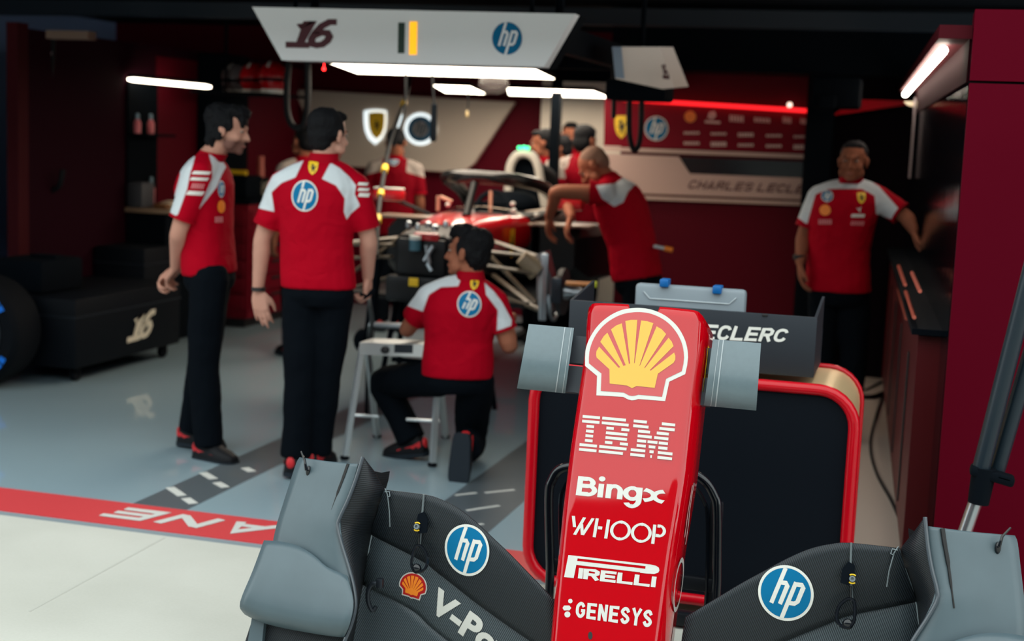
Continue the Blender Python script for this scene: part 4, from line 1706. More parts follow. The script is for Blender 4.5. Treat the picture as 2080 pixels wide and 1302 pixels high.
# --- man with his back to the pit lane
Y = 6.42
h = V(-.21, .98, 0)
sp = dict(skin=SKIN, pelvis=at(646, 562, Y), waist=at(643, 492, Y), chest=at(646, 405, Y), neck=at(657, 328, Y), head=at(668, 272, Y+.03),
          lat_hip=left_of(h), lat_sh=left_of(h), girth=1.02, face=V(.38, .92, -.08), hup=V(.06, .05, 1),
          shL=at(577, 375, Y-.04), shR=at(721, 380, Y+.04), elL=at(534, 480, Y-.05), elR=at(748, 486, Y+.08), wrL=at(524, 588, Y-.02), wrR=at(747, 563, Y+.17),
          handL=(V(.18, .02, -1), V(.3, .95, 0), V(.9, .15, .1), [.35, .15, .2, .3]), handR=(V(-.05, .1, -1), V(-.95, .1, -.2), V(.0, 1, -.1), 1.35),
          hipL=at(613, 590, Y-.02), hipR=at(679, 592, Y+.03), knL=at(611, 757, Y-.03), knR=at(662, 757, Y+.05), anL=at(601, 925, Y-.02), anR=at(643, 915, Y+.1),
          toeL=V(-.1, 1, 0), toeR=V(-.0, 1, 0), fupL=ZU, fupR=ZU,
          hair=SHORT_HAIR+[((-.055, 0, -.045), (.045, .066, .05)), ((-.01, .062, .02), (.05, .024, .05)), ((-.01, -.062, .02), (.05, .024, .05))],
          paint=[([(617, 326), (601, 361), (573, 372), (553, 391), (559, 430), (520, 421), (541, 384), (555, 357), (585, 338)], Y),
                 ([(671, 331), (654, 364), (682, 377), (700, 403), (698, 430), (704, 446), (712, 434), (731, 418), (720, 394), (723, 377), (709, 359), (689, 341)], Y)])
_, sh_, on, _ = person('person seen from behind, red shirt with round blue badge, one hand on a black handle', sp, at(620, 945, Y)*V(1, 1, 0) if False else V(at(620, 800, Y).x, Y, 0))
print_marks(sh_, on, Y, [('badge', 620, 398, 26, 31, 0), ('shield', 636, 343, 19, 20, 8), ('cat', 640, 311, 6, 6, 0), ('bar', 737, 374, 10, 3, 8), ('bar', 738, 385, 11, 3, 8), ('bar', 739, 396, 11, 4, 8)])
m = MB()
wb = at(525, 586, Y-.02)
m.tube([wb+V(0, 0, .008), wb+V(0, 0, -.012)], .034, 16)
band = part('wristband', m, INK, bpy.data.objects[sh_.parent.name])

# --- man in profile on the left, hands clasped behind
Y = 6.62
h = V(.99, .12, 0)
sp = dict(skin=SKINBEARD, stubble=1, pelvis=at(424, 534, Y), waist=at(420, 470, Y), chest=at(415, 390, Y), neck=at(426, 322, Y), head=at(463, 263, Y),
          lat_hip=left_of(h), lat_sh=left_of(V(1, .05, 0)), girth=.98, thick=1.0, face=V(.95, .16, -.12), hup=V(.1, 0, 1),
          shR=at(404, 352, Y-.17), shL=at(425, 350, Y+.17), elR=at(363, 470, Y-.19), elL=at(385, 470, Y+.2), wrR=at(357, 540, Y-.06), wrL=at(362, 545, Y+.08),
          handR=(V(-.6, .35, -.6), V(.2, .9, .3), V(.4, .3, .8), .7), handL=(V(-.55, -.5, -.6), V(.2, -.9, .3), V(.4, -.3, .8), .9),
          hipR=at(425, 562, Y-.09), hipL=at(432, 560, Y+.09), knR=at(414, 738, Y-.08), knL=at(412, 735, Y+.1), anR=at(423, 902, Y-.07), anL=at(392, 872, Y+.13),
          toeR=V(1, -.22, 0), toeL=V(1, -.02, 0), fupL=ZU, fupR=ZU,
          hair=SHORT_HAIR+[((-.055, 0, -.03), (.055, .074, .06)), ((-.01, .066, .03), (.06, .026, .05)), ((-.01, -.066, .03), (.06, .026, .05)), ((.03, 0, .1), (.07, .066, .034)), ((.072, 0, .068), (.03, .05, .026)), ((.086, .02, .046), (.014, .02, .018)), ((.086, -.026, .05), (.014, .018, .018)), ((-.06, 0, .06), (.07, .078, .07)), ((-.062, 0, -.06), (.046, .066, .05)), ((-.02, -.072, -.01), (.03, .018, .05)), ((.06, 0, .09), (.05, .062, .034)), ((.084, -.03, .055), (.018, .03, .026))], hairdisp=.008,
          paint=[([(399, 305), (366, 338), (366, 357), (346, 430), (349, 438), (362, 436), (381, 384), (386, 357), (394, 329)], Y-.1), ([(424, 312), (431, 338), (431, 361), (404, 425), (440, 380), (451, 354), (460, 338), (452, 325), (442, 320)], Y-.1)])
_, sh_, on, _ = person('dark haired person in profile, smiling, hands clasped behind the back, beside the black case', sp, V(at(420, 800, Y).x, Y, 0))
print_marks(sh_, on, Y-.1, [('bar', 409, 352, 17, 3, 8), ('bar', 405, 364, 17, 3, 8), ('word', 402, 378, 12, 5, 8), ('bar', 397, 392, 16, 4, 10), ('badge', 449, 384, 7, 17, 0), ('scallop', 449, 420, 8, 13, 0), ('word', 444, 446, 8, 6, 0)])

# --- kneeling man
Y = 6.85
h = V(-.28, .96, 0)
kz = lambda px, py, yy: at(px, py, yy)
sp = dict(skin=SKINTAN, pelvis=at(930, 742, Y), waist=at(932, 690, Y), chest=at(938, 628, Y), neck=at(955, 566, Y+.01), hk=1.05, head=at(951, 513, Y+.02),
          lat_hip=left_of(h), lat_sh=left_of(h), girth=1.02, face=V(-.95, .12, .05), hup=V(-.12, .05, 1),
          shL=at(874, 606, Y-.03), shR=at(1004, 616, Y+.04), elL=at(828, 668, Y+.06), elR=at(1034, 702, Y+.06), wrL=at(850, 640, Y+.30), wrR=at(1030, 650, Y+.34),
          handL=(V(.3, .9, .1), V(.3, 0, -1), V(.9, -.3, 0), .6), handR=(V(-.2, .9, .2), V(-.2, 0, -1), V(-.9, 0, 0), .6),
          hipL=at(893, 768, Y), hipR=at(966, 772, Y+.02), knL=at(780, 778, Y+.22), anL=at(836, 893, Y+.17), toeL=V(-.93, .2, -.18), fupL=V(-.18, 0, 1),
          knR=V(at(952, 900, 7.1).x, 7.12, .085), anR=at(946, 912, 6.74), toeR=V(0, -.12, -1), fupR=V(0, 1, -.1), sleeve=.62,
          hair=SHORT_HAIR+[((-.05, 0, -.03), (.05, .072, .055)), ((.04, 0, .1), (.06, .058, .034)), ((-.01, .064, .02), (.05, .024, .05)), ((-.01, -.064, .02), (.05, .024, .05)), ((.07, 0, .085), (.036, .048, .03)), ((-.05, 0, .06), (.075, .08, .07)), ((.03, 0, .105), (.07, .06, .036))], hairdisp=.007, hairmat=HAIR,
          paint=[([(940, 553), (931, 582), (896, 584), (872, 599), (860, 633), (825, 620), (848, 589), (869, 566), (892, 555)], Y), ([(984, 574), (987, 599), (1011, 630), (1009, 672), (1036, 680), (1040, 650), (1021, 616), (1004, 593)], Y)])
_, sh_, on, _ = person('person kneeling on one knee with back turned, looking left beside the aluminium stand', sp, V(at(930, 800, Y).x, Y, 0))
print_marks(sh_, on, Y, [('badge', 953, 618, 24, 26, 10), ('shield', 963, 578, 17, 18, 10), ('cat', 970, 557, 5, 5, 20)])

# --- shaven-headed man leaning over the car
Y = 8.9
h = V(-1, .1, 0)
sp = dict(skin=SKINTAN, pelvis=at(1292, 548, Y), waist=at(1283, 490, Y), chest=at(1262, 425, Y), neck=at(1238, 366, Y), head=at(1206, 338, Y-.02),
          lat_hip=left_of(h), lat_sh=left_of(h), girth=1.06, thick=1.12, face=V(-.72, -.12, -.68), hup=V(-.62, 0, .78),
          shL=at(1228, 392, Y-.19), shR=at(1228, 392, Y+.19), elL=at(1132, 390, Y-.25), elR=at(1150, 405, Y+.2), wrL=at(1115, 440, Y-.1), wrR=at(1160, 440, Y+.05),
          handL=(V(-.1, .3, -1), V(1, .3, 0), V(0, 1, .2), .5), handR=(V(-.2, -.3, -1), V(.9, -.3, 0), V(0, -1, .2), .6),
          hipL=at(1296, 570, Y-.09), hipR=at(1296, 570, Y+.09), knL=V(at(1300, 600, Y).x, Y-.1, .5), knR=V(at(1300, 600, Y).x, Y+.1, .5), anL=V(at(1310, 600, Y).x, Y-.1, .095), anR=V(at(1310, 600, Y).x, Y+.1, .095),
          toeL=V(-1, 0, 0), toeR=V(-1, .1, 0), fupL=ZU, fupR=ZU, sleeve=.3, cuff=.08,
          hair=[((-.022, 0, .04), (.094, .0775, .082)), ((-.05, 0, .0), (.062, .073, .07))], hairdisp=.0, hairmat=STUBBLE,
          paint=[([(1211, 377), (1223, 403), (1248, 420), (1266, 411), (1276, 389), (1295, 370), (1296, 359), (1270, 344), (1269, 357), (1248, 373)], Y-.15)])
_, sh_, on, _ = person('shaven headed person bending over the red race car with outstretched arm', sp, V(at(1300, 600, Y).x, Y, 0))

# --- man standing by the right wall
Y = 8.7
h = V(.02, -1, 0)
fz = lambda px, z: V(at(px, 700, Y).x, Y, z)
sp = dict(skin=SKINDIM, pelvis=at(1703, 572, Y), waist=at(1703, 505, Y), chest=at(1712, 432, Y), neck=at(1727, 372, Y), head=at(1733, 328, Y-.04),
          lat_hip=left_of(h), lat_sh=left_of(h), girth=1.06, thick=1.2, face=V(-.1, -1, .02), hup=ZU,
          shL=at(1784, 402, Y), shR=at(1664, 400, Y), elL=at(1842, 442, Y-.05), elR=at(1632, 480, Y-.02), wrL=at(1856, 468, Y-.1), wrR=at(1625, 532, Y-.12),
          handL=(V(.3, -.2, -.8), V(.6, .5, 0), V(-.2, -1, 0), .35), handR=(V(.1, -.1, -1), V(.9, .3, 0), V(.2, -1, 0), .5),
          hipL=at(1735, 600, Y), hipR=at(1675, 600, Y), knL=fz(1735, .5), knR=fz(1672, .5), anL=fz(1735, .095), anR=fz(1668, .095), toeL=V(.15, -1, 0), toeR=V(-.15, -1, 0), fupL=ZU, fupR=ZU,
          hair=[((-.028, 0, .05), (.092, .081, .078)), ((-.05, 0, .0), (.062, .076, .07)), ((.02, 0, .092), (.05, .058, .026))], hairmat=HAIRGREY,
          paint=[([(1700, 348), (1663, 362), (1646, 380), (1618, 440), (1640, 455), (1653, 409), (1657, 395), (1682, 384), (1751, 384), (1776, 398), (1779, 435), (1812, 446), (1826, 426), (1785, 379), (1751, 356), (1740, 368), (1704, 368)], Y)])
_, sh_, on, _ = person('grey haired person facing the pit lane with one hand on the right wall', sp, V(at(1703, 700, Y).x, Y, 0))
print_marks(sh_, on, Y, [('badge', 1681, 399, 12, 12, 0), ('scallop', 1677, 427, 11, 11, 0), ('shield', 1749, 403, 17, 17, 0), ('word', 1677, 450, 13, 5, 0), ('bar', 1742, 438, 13, 3, 4), ('cat', 1744, 426, 6, 6, 0), ('word', 1741, 453, 13, 4, 6)])
m = MB()
wb = at(1624, 522, Y-.1)
m.tube([wb+V(0, 0, .014), wb+V(0, 0, -.014)], .038, 16)
part('watch', m, INK, bpy.data.objects[sh_.parent.name], 'black wrist watch')


# --- people further back, seen from the chest up: same figure standing
def bystander(label, px, py, Y, h, face, hup=ZU, shirt_=None, bend=0.0, hair=None, k=1.0, arms=0, paint=True, skin=SKINDIM):
    """px,py is the head centre; stands upright on the floor"""
    H = at(px, py, Y)
    top = H.z+.12
    k = k*1.0
    L = left_of(h)
    hh = h.normalized()
    N = H-ZU*.145*k-hh*.02
    Cc = N-ZU*.19*k-hh*bend*.1
    W = Cc-ZU*.22*k-hh*bend*.1
    P0 = W-ZU*.17*k
    sh = lambda s: Cc.lerp(N, .62)+L*s*.175*k
    e = lambda s: sh(s)+L*s*.05-ZU*.27*k-hh*(.04-arms*.14)
    w = lambda s: e(s)+hh*(.1+.12*arms)-ZU*(.22-.2*arms)
    legz = P0.z-.06
    hip = lambda s: P0+L*s*.085-ZU*.05
    kn = lambda s: V(hip(s).x, hip(s).y, legz*.53)+hh*.02
    an = lambda s: V(hip(s).x, hip(s).y, .095)
    pf = None
    if paint:
        def pf(c):
            d = c-N
            a = abs(d.dot(L))
            b = -d.dot(ZU)
            return min(a-.105, .06+.28*a-b, .03)
    sp = dict(skin=skin, k=k, pelvis=P0, waist=W, chest=Cc, neck=N, head=H, lat_hip=L, lat_sh=L, face=face, hup=hup,
              shL=sh(1), shR=sh(-1), elL=e(1), elR=e(-1), wrL=w(1), wrR=w(-1),
              handL=(DN+hh*.3, -L, hh, .5), handR=(DN+hh*.3, L, hh, .5), hipL=hip(1), hipR=hip(-1), knL=kn(1), knR=kn(-1), anL=an(1), anR=an(-1),
              toeL=hh, toeR=hh, fupL=ZU, fupR=ZU, hair=hair or SHORT_HAIR)
    if pf:
        sp['paint_fn'] = pf
    sp['cloth'] = SHIRTSHADE
    return person(label, sp, V(P0.x, P0.y, 0))


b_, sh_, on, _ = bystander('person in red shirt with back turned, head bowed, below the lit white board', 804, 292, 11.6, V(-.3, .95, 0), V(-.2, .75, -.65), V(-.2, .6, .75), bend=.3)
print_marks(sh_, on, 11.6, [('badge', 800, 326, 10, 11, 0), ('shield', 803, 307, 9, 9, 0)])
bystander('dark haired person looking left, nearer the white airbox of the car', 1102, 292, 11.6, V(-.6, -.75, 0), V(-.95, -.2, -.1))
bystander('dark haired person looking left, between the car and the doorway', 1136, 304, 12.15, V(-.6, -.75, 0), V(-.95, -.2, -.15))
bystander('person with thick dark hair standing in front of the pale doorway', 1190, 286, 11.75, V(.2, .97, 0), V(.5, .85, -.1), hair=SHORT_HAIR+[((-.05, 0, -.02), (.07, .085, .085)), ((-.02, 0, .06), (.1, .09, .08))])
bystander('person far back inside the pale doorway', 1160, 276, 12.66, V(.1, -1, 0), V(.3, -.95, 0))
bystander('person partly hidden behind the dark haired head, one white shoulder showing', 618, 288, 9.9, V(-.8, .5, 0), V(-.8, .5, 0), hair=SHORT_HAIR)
# ------------------------------------------------------------------ race car on stands in the middle of the garage
CX = -2.84
CARRED = mat('car_red', S(176, 4, 20), .35, spec=.3, coat=.8, coat_rough=.08)
CARBLACK = mat('car_carbon', S(6, 10, 15), .4, spec=.3)
car = thing('race_car', 'red race car without nose or wheels, raised on black stands', 'race car', (CX, 9.6, .45))


def cring(y, hw, z0, z1, r=.06, dx=0.0):
    p = []
    for cx, cz, a in ((hw-r, z1-r, 0), (-hw+r, z1-r, 90), (-hw+r, z0+r, 180), (hw-r, z0+r, 270)):
        for i in range(5):
            t = math.radians(a+90*i/4)
            p.append(V(CX+dx+cx+r*math.cos(t), y, cz+r*math.sin(t)))
    return p


m = MB()
m.loft([cring(8.38, .2, 1.0, 1.17, .05), cring(8.6, .22, .98, 1.19, .06), cring(9.0, .28, .97, 1.21, .07), cring(9.25, .33, .97, 1.2, .07)])
fc = part('front_chassis', m, CARRED, car, 'red front of the survival cell')
m = MB()
m.loft([cring(8.02, .175, .86, 1.12, .05), cring(8.25, .19, .85, 1.15, .06), cring(8.42, .205, .84, 1.165, .05), cring(8.6, .215, .83, 1.0, .05), cring(9.0, .275, .81, 1.0, .06), cring(9.25, .325, .8, 1.0, .06)])
part('lower_chassis', m, CARBLACK, car)
m = MB()
m.box((CX, 8.0, .99), (.30, .03, .22), bev=.01)
part('bulkhead', m, CARBLACK, car)
m = MB()
m.loft([cring(9.25, .34, .78, 1.2, .08), cring(9.9, .38, .76, 1.2, .08), cring(10.4, .36, .76, 1.2, .08), cring(10.8, .2, .78, 1.1, .06), cring(11.05, .14, .8, 1.0, .05)])
part('cockpit_tub', m, CARBLACK, car)
for s in (-1, 1):
    m = MB()
    rr = []
    for y, x0, x1, z0, z1 in ((9.15, .42, .66, .84, 1.13), (9.35, .36, .72, .75, 1.14), (10.2, .34, .74, .74, 1.12), (10.8, .25, .55, .74, .96), (11.05, .18, .35, .74, .86)):
        rr.append([V(CX+s*x, y, z) for x, z in ((x0, z0), (x1-.05, z0), (x1, z0+.05), (x1, z1-.06), (x1-.06, z1), (x0, z1))])
    m.loft(rr)
    part('sidepod', m, CARBLACK, car, 'black carbon sidepod')
    m = MB()
    m.box((CX+s*.54, 9.26, 1.15), (.42, .2, .02), bev=.008)
    part('sidepod_lip', m, mat('pale_carbon', S(150, 132, 118), .3), car)
    # mirror on its stalk
    m = MB()
    m.box((CX+s*.62, 9.05, 1.30), (.22, .08, .075), bev=.02)
    mi_ = part('mirror', m, CARRED, car, 'red rear view mirror')
    m = MB()
    m.box((CX+s*.62, 9.05, 1.345), (.2, .07, .012), bev=.004)
    part('mirror_top', m, BADGEWHITE, mi_)
    m = MB()
    m.tube([V(CX+s*.58, 9.08, 1.27), V(CX+s*.36, 9.15, 1.18)], .012, 8)
    part('mirror_stay', m, CARBLACK, mi_)
m = MB()
m.box((CX, 9.6, .72), (1.2, 2.9, .03))
part('car_floor', m, CARBLACK, car)
# halo hoop
m = MB()
hal = [V(CX-.33, 9.95, 1.22), V(CX-.335, 9.75, 1.33), V(CX-.32, 9.45, 1.40), V(CX-.25, 9.17, 1.435), V(CX-.1, 9.02, 1.45), V(CX+.1, 9.02, 1.45), V(CX+.25, 9.17, 1.435), V(CX+.32, 9.45, 1.40), V(CX+.335, 9.75, 1.33), V(CX+.33, 9.95, 1.22)]
m.tube(smooth_pts(hal, 5), .046, 14)
halo = part('halo', m, mat('halo_black', S(24, 26, 28), .22), car, 'glossy black halo hoop')
m = MB()
m.tube([V(CX, 9.0, 1.43), V(CX, 8.93, 1.33), V(CX, 8.84, 1.2)], [.03, .024, .03], 10)
part('halo_pillar', m, CARBLACK, halo)
m = MB()
m.loft([[V(CX+x, y, z) for x, z in ((-.27, 1.2), (-.2, 1.235), (0, 1.25), (.2, 1.235), (.27, 1.2))] for y in (9.2, 9.26)], closed=False, caps=False)
m.loft([[V(CX+s*x, y, 1.23) for y in (9.25, 9.6, 10.0)] for s in (1,) for x in (.27, .34)], closed=False, caps=False)
part('cockpit_rim', m, mat('rim_pale', S(176, 158, 140), .35), car)
m = MB()
m.ball((CX, 9.95, 1.24), (.2, .16, .1))
part('headrest', m, SOFTBLACK, car)
m = MB()
m.lathe([(.10, -.012), (.125, -.012), (.125, .012), (.10, .012)], (CX, 9.42, 1.24), (0, -.9, .45), 24, closed=True)
m.box((CX, 9.42, 1.24), (.2, .03, .07))
part('steering_wheel', m, SOFTBLACK, car)
# air intake and roll hoop
m = MB()
arch = [V(CX-.115, 10.2, 1.22), V(CX-.115, 10.2, 1.42), V(CX-.1, 10.2, 1.53), V(CX-.045, 10.2, 1.595), V(CX+.045, 10.2, 1.595), V(CX+.1, 10.2, 1.53), V(CX+.125, 10.22, 1.40), V(CX+.16, 10.25, 1.22)]
m.tube(smooth_pts(arch, 4), .034, 10)
air = part('air_intake', m, mat('airbox_white', S(205, 200, 190), .4), car, 'white air intake above the cockpit')
m = MB()
m.loft([cring(10.28, .11, 1.2, 1.58, .09), cring(10.7, .13, 1.15, 1.5, .09), cring(11.0, .08, 1.05, 1.25, .05)])
part('intake_throat', m, SOFTBLACK, air)
for i, dx in enumerate((-.035, .0, .03)):
    m = MB()
    m.ball((CX+dx, 10.17, 1.645+.004*(i == 1)), (.016, .016, .014))
    part('status_lamp', m, mat('green_lamp', (.0, .3, .1), .3, emit=(.05, 1.0, .35), estr=3.0), air, 'lit green lamp')
m = MB()
m.box((CX, 10.2, 1.628), (.1, .03, .012), bev=.003)
part('camera_mount', m, SOFTBLACK, air)
# service fittings on the open front
for i, (px, py, r) in enumerate(((830, 455, .018), (848, 460, .016), (870, 456, .02), (884, 462, .022), (905, 455, .016), (922, 462, .018))):
    c = at(px, py, 8.06+.05*(i % 3))
    m = MB()
    m.lathe([(.004, 0), (r, 0), (r, .03), (r*.6, .038), (.004, .04)], (c.x, c.y, c.z-.02), (0, 0, 1), 14)
    part('filler_cap', m, STEEL, car)
m = MB()
c = at(843, 497, 7.95)
m.lathe([(.004, -.035), (.034, -.035), (.034, .03), (.02, .035), (.004, .035)], c, (0, 0, 1), 18)
res = part('fluid_reservoir', m, mat('reservoir_blue', S(60, 104, 120), .4), car)
m = MB()
m.lathe([(.004, .0), (.036, .0), (.036, .024), (.004, .026)], c+V(0, 0, .03), (0, 0, 1), 18)
part('reservoir_cap', m, BADGEWHITE, res)
for (x0, y0, x1, y1) in ((866, 498, 872, 535), (880, 500, 862, 530), (868, 535, 876, 550)):
    m = MB()
    m.tube([at(x0, y0, 7.94), at(x1, y1, 7.94)], .012, 8)
    part('pedal_link', m, STEEL, car)
m = MB()
m.box((CX, 7.97, .80), (.42, .06, .16), bev=.03)
lowp = part('splitter', m, CARBLACK, car)
m = MB()
c = at(840, 573, 7.93)
m.box(c, (.06, .006, .05), bev=.002)
part('warning_sticker', m, YELLOW, lowp)
m = MB()
m.box((CX+.03, 7.99, 1.115), (.16, .04, .05), bev=.015)
part('lever_cover', m, CARRED, car)
decal('chassis_shield', [([(x*.11, y*.15) for x, y in v], f, mi) for v, f, mi in horse_shield()], lambda x, y, z: V(CX+.283, 8.95, 1.03)+V(0, x*1.1, y)+V(.004+z*8, x*-.04, 0), [YELLOW, INK], fc, 0)
decal('chassis_lettering', word2d('PIRELLI', .2), lambda x, y, z: V(CX+.233+.05*x, 8.6+.26*x, 1.0+.05*y), [mat('print_pale', S(206, 120, 124), .6)], fc, 0)
# antennas and steel measuring posts
for (x0, y0, x1, y1, Y_) in ((890, 398, 889, 428, 8.9), (997, 388, 996, 432, 9.3), (895, 400, 918, 410, 8.95)):
    m = MB()
    m.tube([at(x0, y0, Y_), at(x1, y1, Y_)], .013, 8)
    part('setup_post', m, mat('post_pink', S(190, 140, 120), .4), car)
for px, py, Y_ in ((910, 416, 8.95), (1042, 414, 9.1), (1090, 436, 9.2), (1044, 428, 9.08)):
    m = MB()
    m.ball(at(px, py, Y_), .018)
    part('knob', m, BADGEWHITE, car)
# front suspension each side: wishbones, upright, brake
for s in (-1, 1):
    hub = V(CX+s*.76, 8.2, .82)
    arms = [((.2, 8.05, 1.05), (.66, 8.2, 1.02)), ((.24, 8.6, 1.07), (.66, 8.22, 1.02)), ((.19, 8.1, .86), (.68, 8.2, .70)), ((.24, 8.7, .84), (.68, 8.22, .70)), ((.2, 8.02, .98), (.69, 8.1, .93)), ((.2, 8.3, 1.12), (.66, 8.2, .74))]
    for a, b in arms:
        m = MB()
        m.tube([V(CX+s*a[0], a[1], a[2]), V(CX+s*b[0], b[1], b[2])], .012, 10, flat=2.0)
        part('wishbone', m, mat('suspension_carbon', S(96, 86, 72), .35), car)
    m = MB()
    m.prism([hub+V(-s*.09, -.05, .22), hub+V(-s*.04, -.05, .24), hub+V(s*.0, -.05, .10), hub+V(s*.02, -.05, -.12), hub+V(-s*.06, -.05, -.16), hub+V(-s*.08, -.05, 0)], (0, .12, 0))
    upr = part('upright', m, STEEL, car, 'bare metal upright')
    m = MB()
    m.lathe([(.05, -.016), (.14, -.016), (.14, .016), (.05, .016)], hub+V(s*.06, .02, 0), (1, 0, 0), 32, closed=True)
    part('brake_disc', m, mat('brake_disc', S(44, 44, 46), .5), upr)
    m = MB()
    m.box(hub+V(s*.06, -.11, .02), (.07, .07, .16), bev=.02)
    part('brake_caliper', m, DARKMETAL, upr)
    m = MB()
    m.lathe([(.012, -.05), (.045, -.05), (.05, .03), (.03, .06), (.03, .12), (.008, .13)], hub+V(s*.06, .02, 0), (s, 0, 0), 18)
    part('axle', m, STEEL, upr)
    m = MB()
    m.tube([hub+V(s*.02, -.14*math.cos(t), .16*math.sin(t)-.01) for t in [math.radians(-140+10*i) for i in range(15)]], .012, 8)
    part('brake_duct_rim', m, STEEL, upr)
    m = MB()
    m.box(hub+V(-s*.03, -.075, .03), (.045, .04, .40), bev=.008)
    part('upright_bar', m, STEEL, upr)
    m = MB()
    m.tube([hub+V(-s*.08, -.06, .12), hub+V(-s*.17, -.1, .2)], [.065, .045], 10)
    part('duct_scoop', m, mat('duct_pale', S(130, 114, 92), .5), upr)

# stands under the car
for (x, y, nm) in ((CX, 8.35, 'front'), (CX, 10.4, 'rear')):
    t = thing('car_stand', 'black trestle under the %s of the red race car' % nm, 'stand', (x, y, 0), 'trestles under the car')
    for sx in (-1, 1):
        for sy in (-1, 1):
            m = MB()
            m.tube([V(x+sx*.26, y+sy*.04, .70), V(x+sx*.33, y+sy*.2, .0)], .018, 8)
            part('leg', m, SOFTBLACK, t)
    m = MB()
    m.box((x, y, .688), (.62, .10, .03), bev=.006)
    part('saddle', m, SOFTBLACK, t)
    m = MB()
    m.box((x, y, .3), (.6, .03, .03))
    part('brace', m, SOFTBLACK, t)

# ------------------------------------------------------------------ aluminium stand beside the kneeling man
t = thing('work_stand', 'low aluminium folding stand with dark label plate between the two men', 'stand', (-2.6, 6.95, 0))
ys = 6.88
p = lambda px, py, y: at(px, py, y)
feet = [(atz(700, 934), p(735, 706, ys)), (atz(766, 889), p(746, 706, ys+.12)), (atz(878, 948), p(893, 712, ys+.02)), (atz(905, 890), p(888, 712, ys+.14))]
for a, b in feet:
    m = MB()
    d = (b-a)
    m.tube([a, b], .019, 4)
    lg = part('leg', m, ALU, t)
    m = MB()
    m.ball(a+V(0, 0, .012), (.026, .026, .014))
    part('foot', m, RUBBER, lg)
a, b = p(733, 706, ys), p(893, 712, ys)
m = MB()
m.prism([a+V(0, -.02, -.035), b+V(0, -.02, -.035), b+V(0, -.02, .03), a+V(0, -.02, .03)], (0, .17, 0))
top = part('top_beam', m, ALU, t)
m = MB()
m.ball(p(782, 711, ys-.03), (.024, .02, .02))
part('knob', m, INK, top)
m = MB()
q0, q1 = p(801, 708, ys-.024), p(838, 709, ys-.024)
m.prism([q0+V(0, 0, -.022), q1+V(0, 0, -.022), q1+V(0, 0, .022), q0+V(0, 0, .022)], (0, .004, 0))
part('label_plate', m, DARKMETAL, top)
for (x0, y0, x1, y1, yy) in ((716, 843, 770, 846, 6.95), (826, 852, 893, 856, 6.96)):
    m = MB()
    m.tube([p(x0, y0, yy), p(x1, y1, yy)], .009, 8)
    part('cross_rail', m, ALU, t)
# silver cross bar further back, with its black upright and handle
t = thing('lifting_jack', 'black upright jack with silver cross bar and slanted handle held by standing man', 'jack', (at(755, 700, 8.0).x, 8.0, 0))
m = MB()
m.tube([at(768, 525, 8.0), at(748, 690, 8.0)], .032, 10)
m.tube([at(748, 690, 8.0), V(at(748, 690, 8.0).x, 8.0, 0)], .012, 8)
part('upright', m, SOFTBLACK, t)
m = MB()
m.tube([at(738, 602, 6.56), at(748, 596, 6.60), at(757, 590, 6.64)], .016, 10)
part('handle_grip', m, SOFTBLACK, t)
m = MB()
m.tube([at(748, 598, 6.6), at(756, 650, 7.3), at(750, 688, 7.97)], .012, 8)
part('handle_rod', m, DARKMETAL, t)
m = MB()
a, b = at(754, 660, 7.7), at(866, 664, 7.7)
m.tube([a, b], .018, 10)
m.tube([a+V(0, 0, 0), at(750, 685, 7.96)], .016, 8)
part('cross_bar', m, STEEL, t)
m = MB()
m.ball(at(738, 692, 7.98), (.06, .07, .075))
part('foot_block', m, SOFTBLACK, t)

# ------------------------------------------------------------------ overhead gantry: sign, frame, lamps
LAMP = mat('lamp_face', (1, 1, 1), .5, emit=WARM, estr=9.0)
LAMPCOOL = mat('lamp_face_white', (1, 1, 1), .5, emit=(1, .86, .72), estr=16.0)
SIGNWHITE = mat('sign_white', S(236, 238, 242), .6, spec=.2)
MAROON = mat('sign_maroon', S(70, 8, 26), .6)
t = thing('gantry_sign', 'white trapezoid sign with number 16, two bars and a round blue badge overhead', 'sign', (at(840, 80, 7.0).x, 7.05, at(840, 130, 7).z))
q = [at(512, 14, 7.0), at(1168, 28, 7.0), at(1105, 136, 7.0), at(572, 122, 7.0)]
m = MB()
m.prism(q, (0, .1, 0))
face_ = part('sign_face', m, SIGNWHITE, t)
for px in (600, 1080):
    m = MB()
    tp_ = at(px, 30, 7.16)
    m.tube([tp_, V(tp_.x, 7.16, 2.73)], .012, 8)
    part('hanger', m, SOFTBLACK, t)
m = MB()
m.prism([p_+V(0, .101, 0)+(p_-(q[0]+q[2])/2)*.01 for p_ in q], (0, .12, 0))
part('sign_back', m, SOFTBLACK, t)
onf = lambda px, py, l=.0: at(px, py, 6.997)+V(0, -l, 0)
nq = quad([onf(580, 97), onf(684, 99), onf(684, 39), onf(580, 37)])
decal('number', unit(sixteen()), lambda x, y, z: nq(x, y), [MAROON], face_, 0)
m = MB()
m.prism([onf(809, 46), onf(822, 46), onf(821, 108), onf(808, 108)], (0, .01, 0))
part('dark_bar', m, mat('bar_green', S(8, 46, 34), .5), face_, 'dark green bar')
m = MB()
m.prism([onf(832, 44), onf(847, 44), onf(846, 111), onf(831, 111)], (0, .01, 0))
part('lit_bar', m, mat('bar_amber', (.8, .35, .0), .5, emit=(1.0, .42, .01), estr=1.1), face_, 'lit amber bar')
decal('round_badge', hp_shapes(.92), lambda x, y, z: onf(1030+33*x, 78-36*y, z*5), [HPBLUE, HPBLUE, SIGNWHITE], face_, 0)


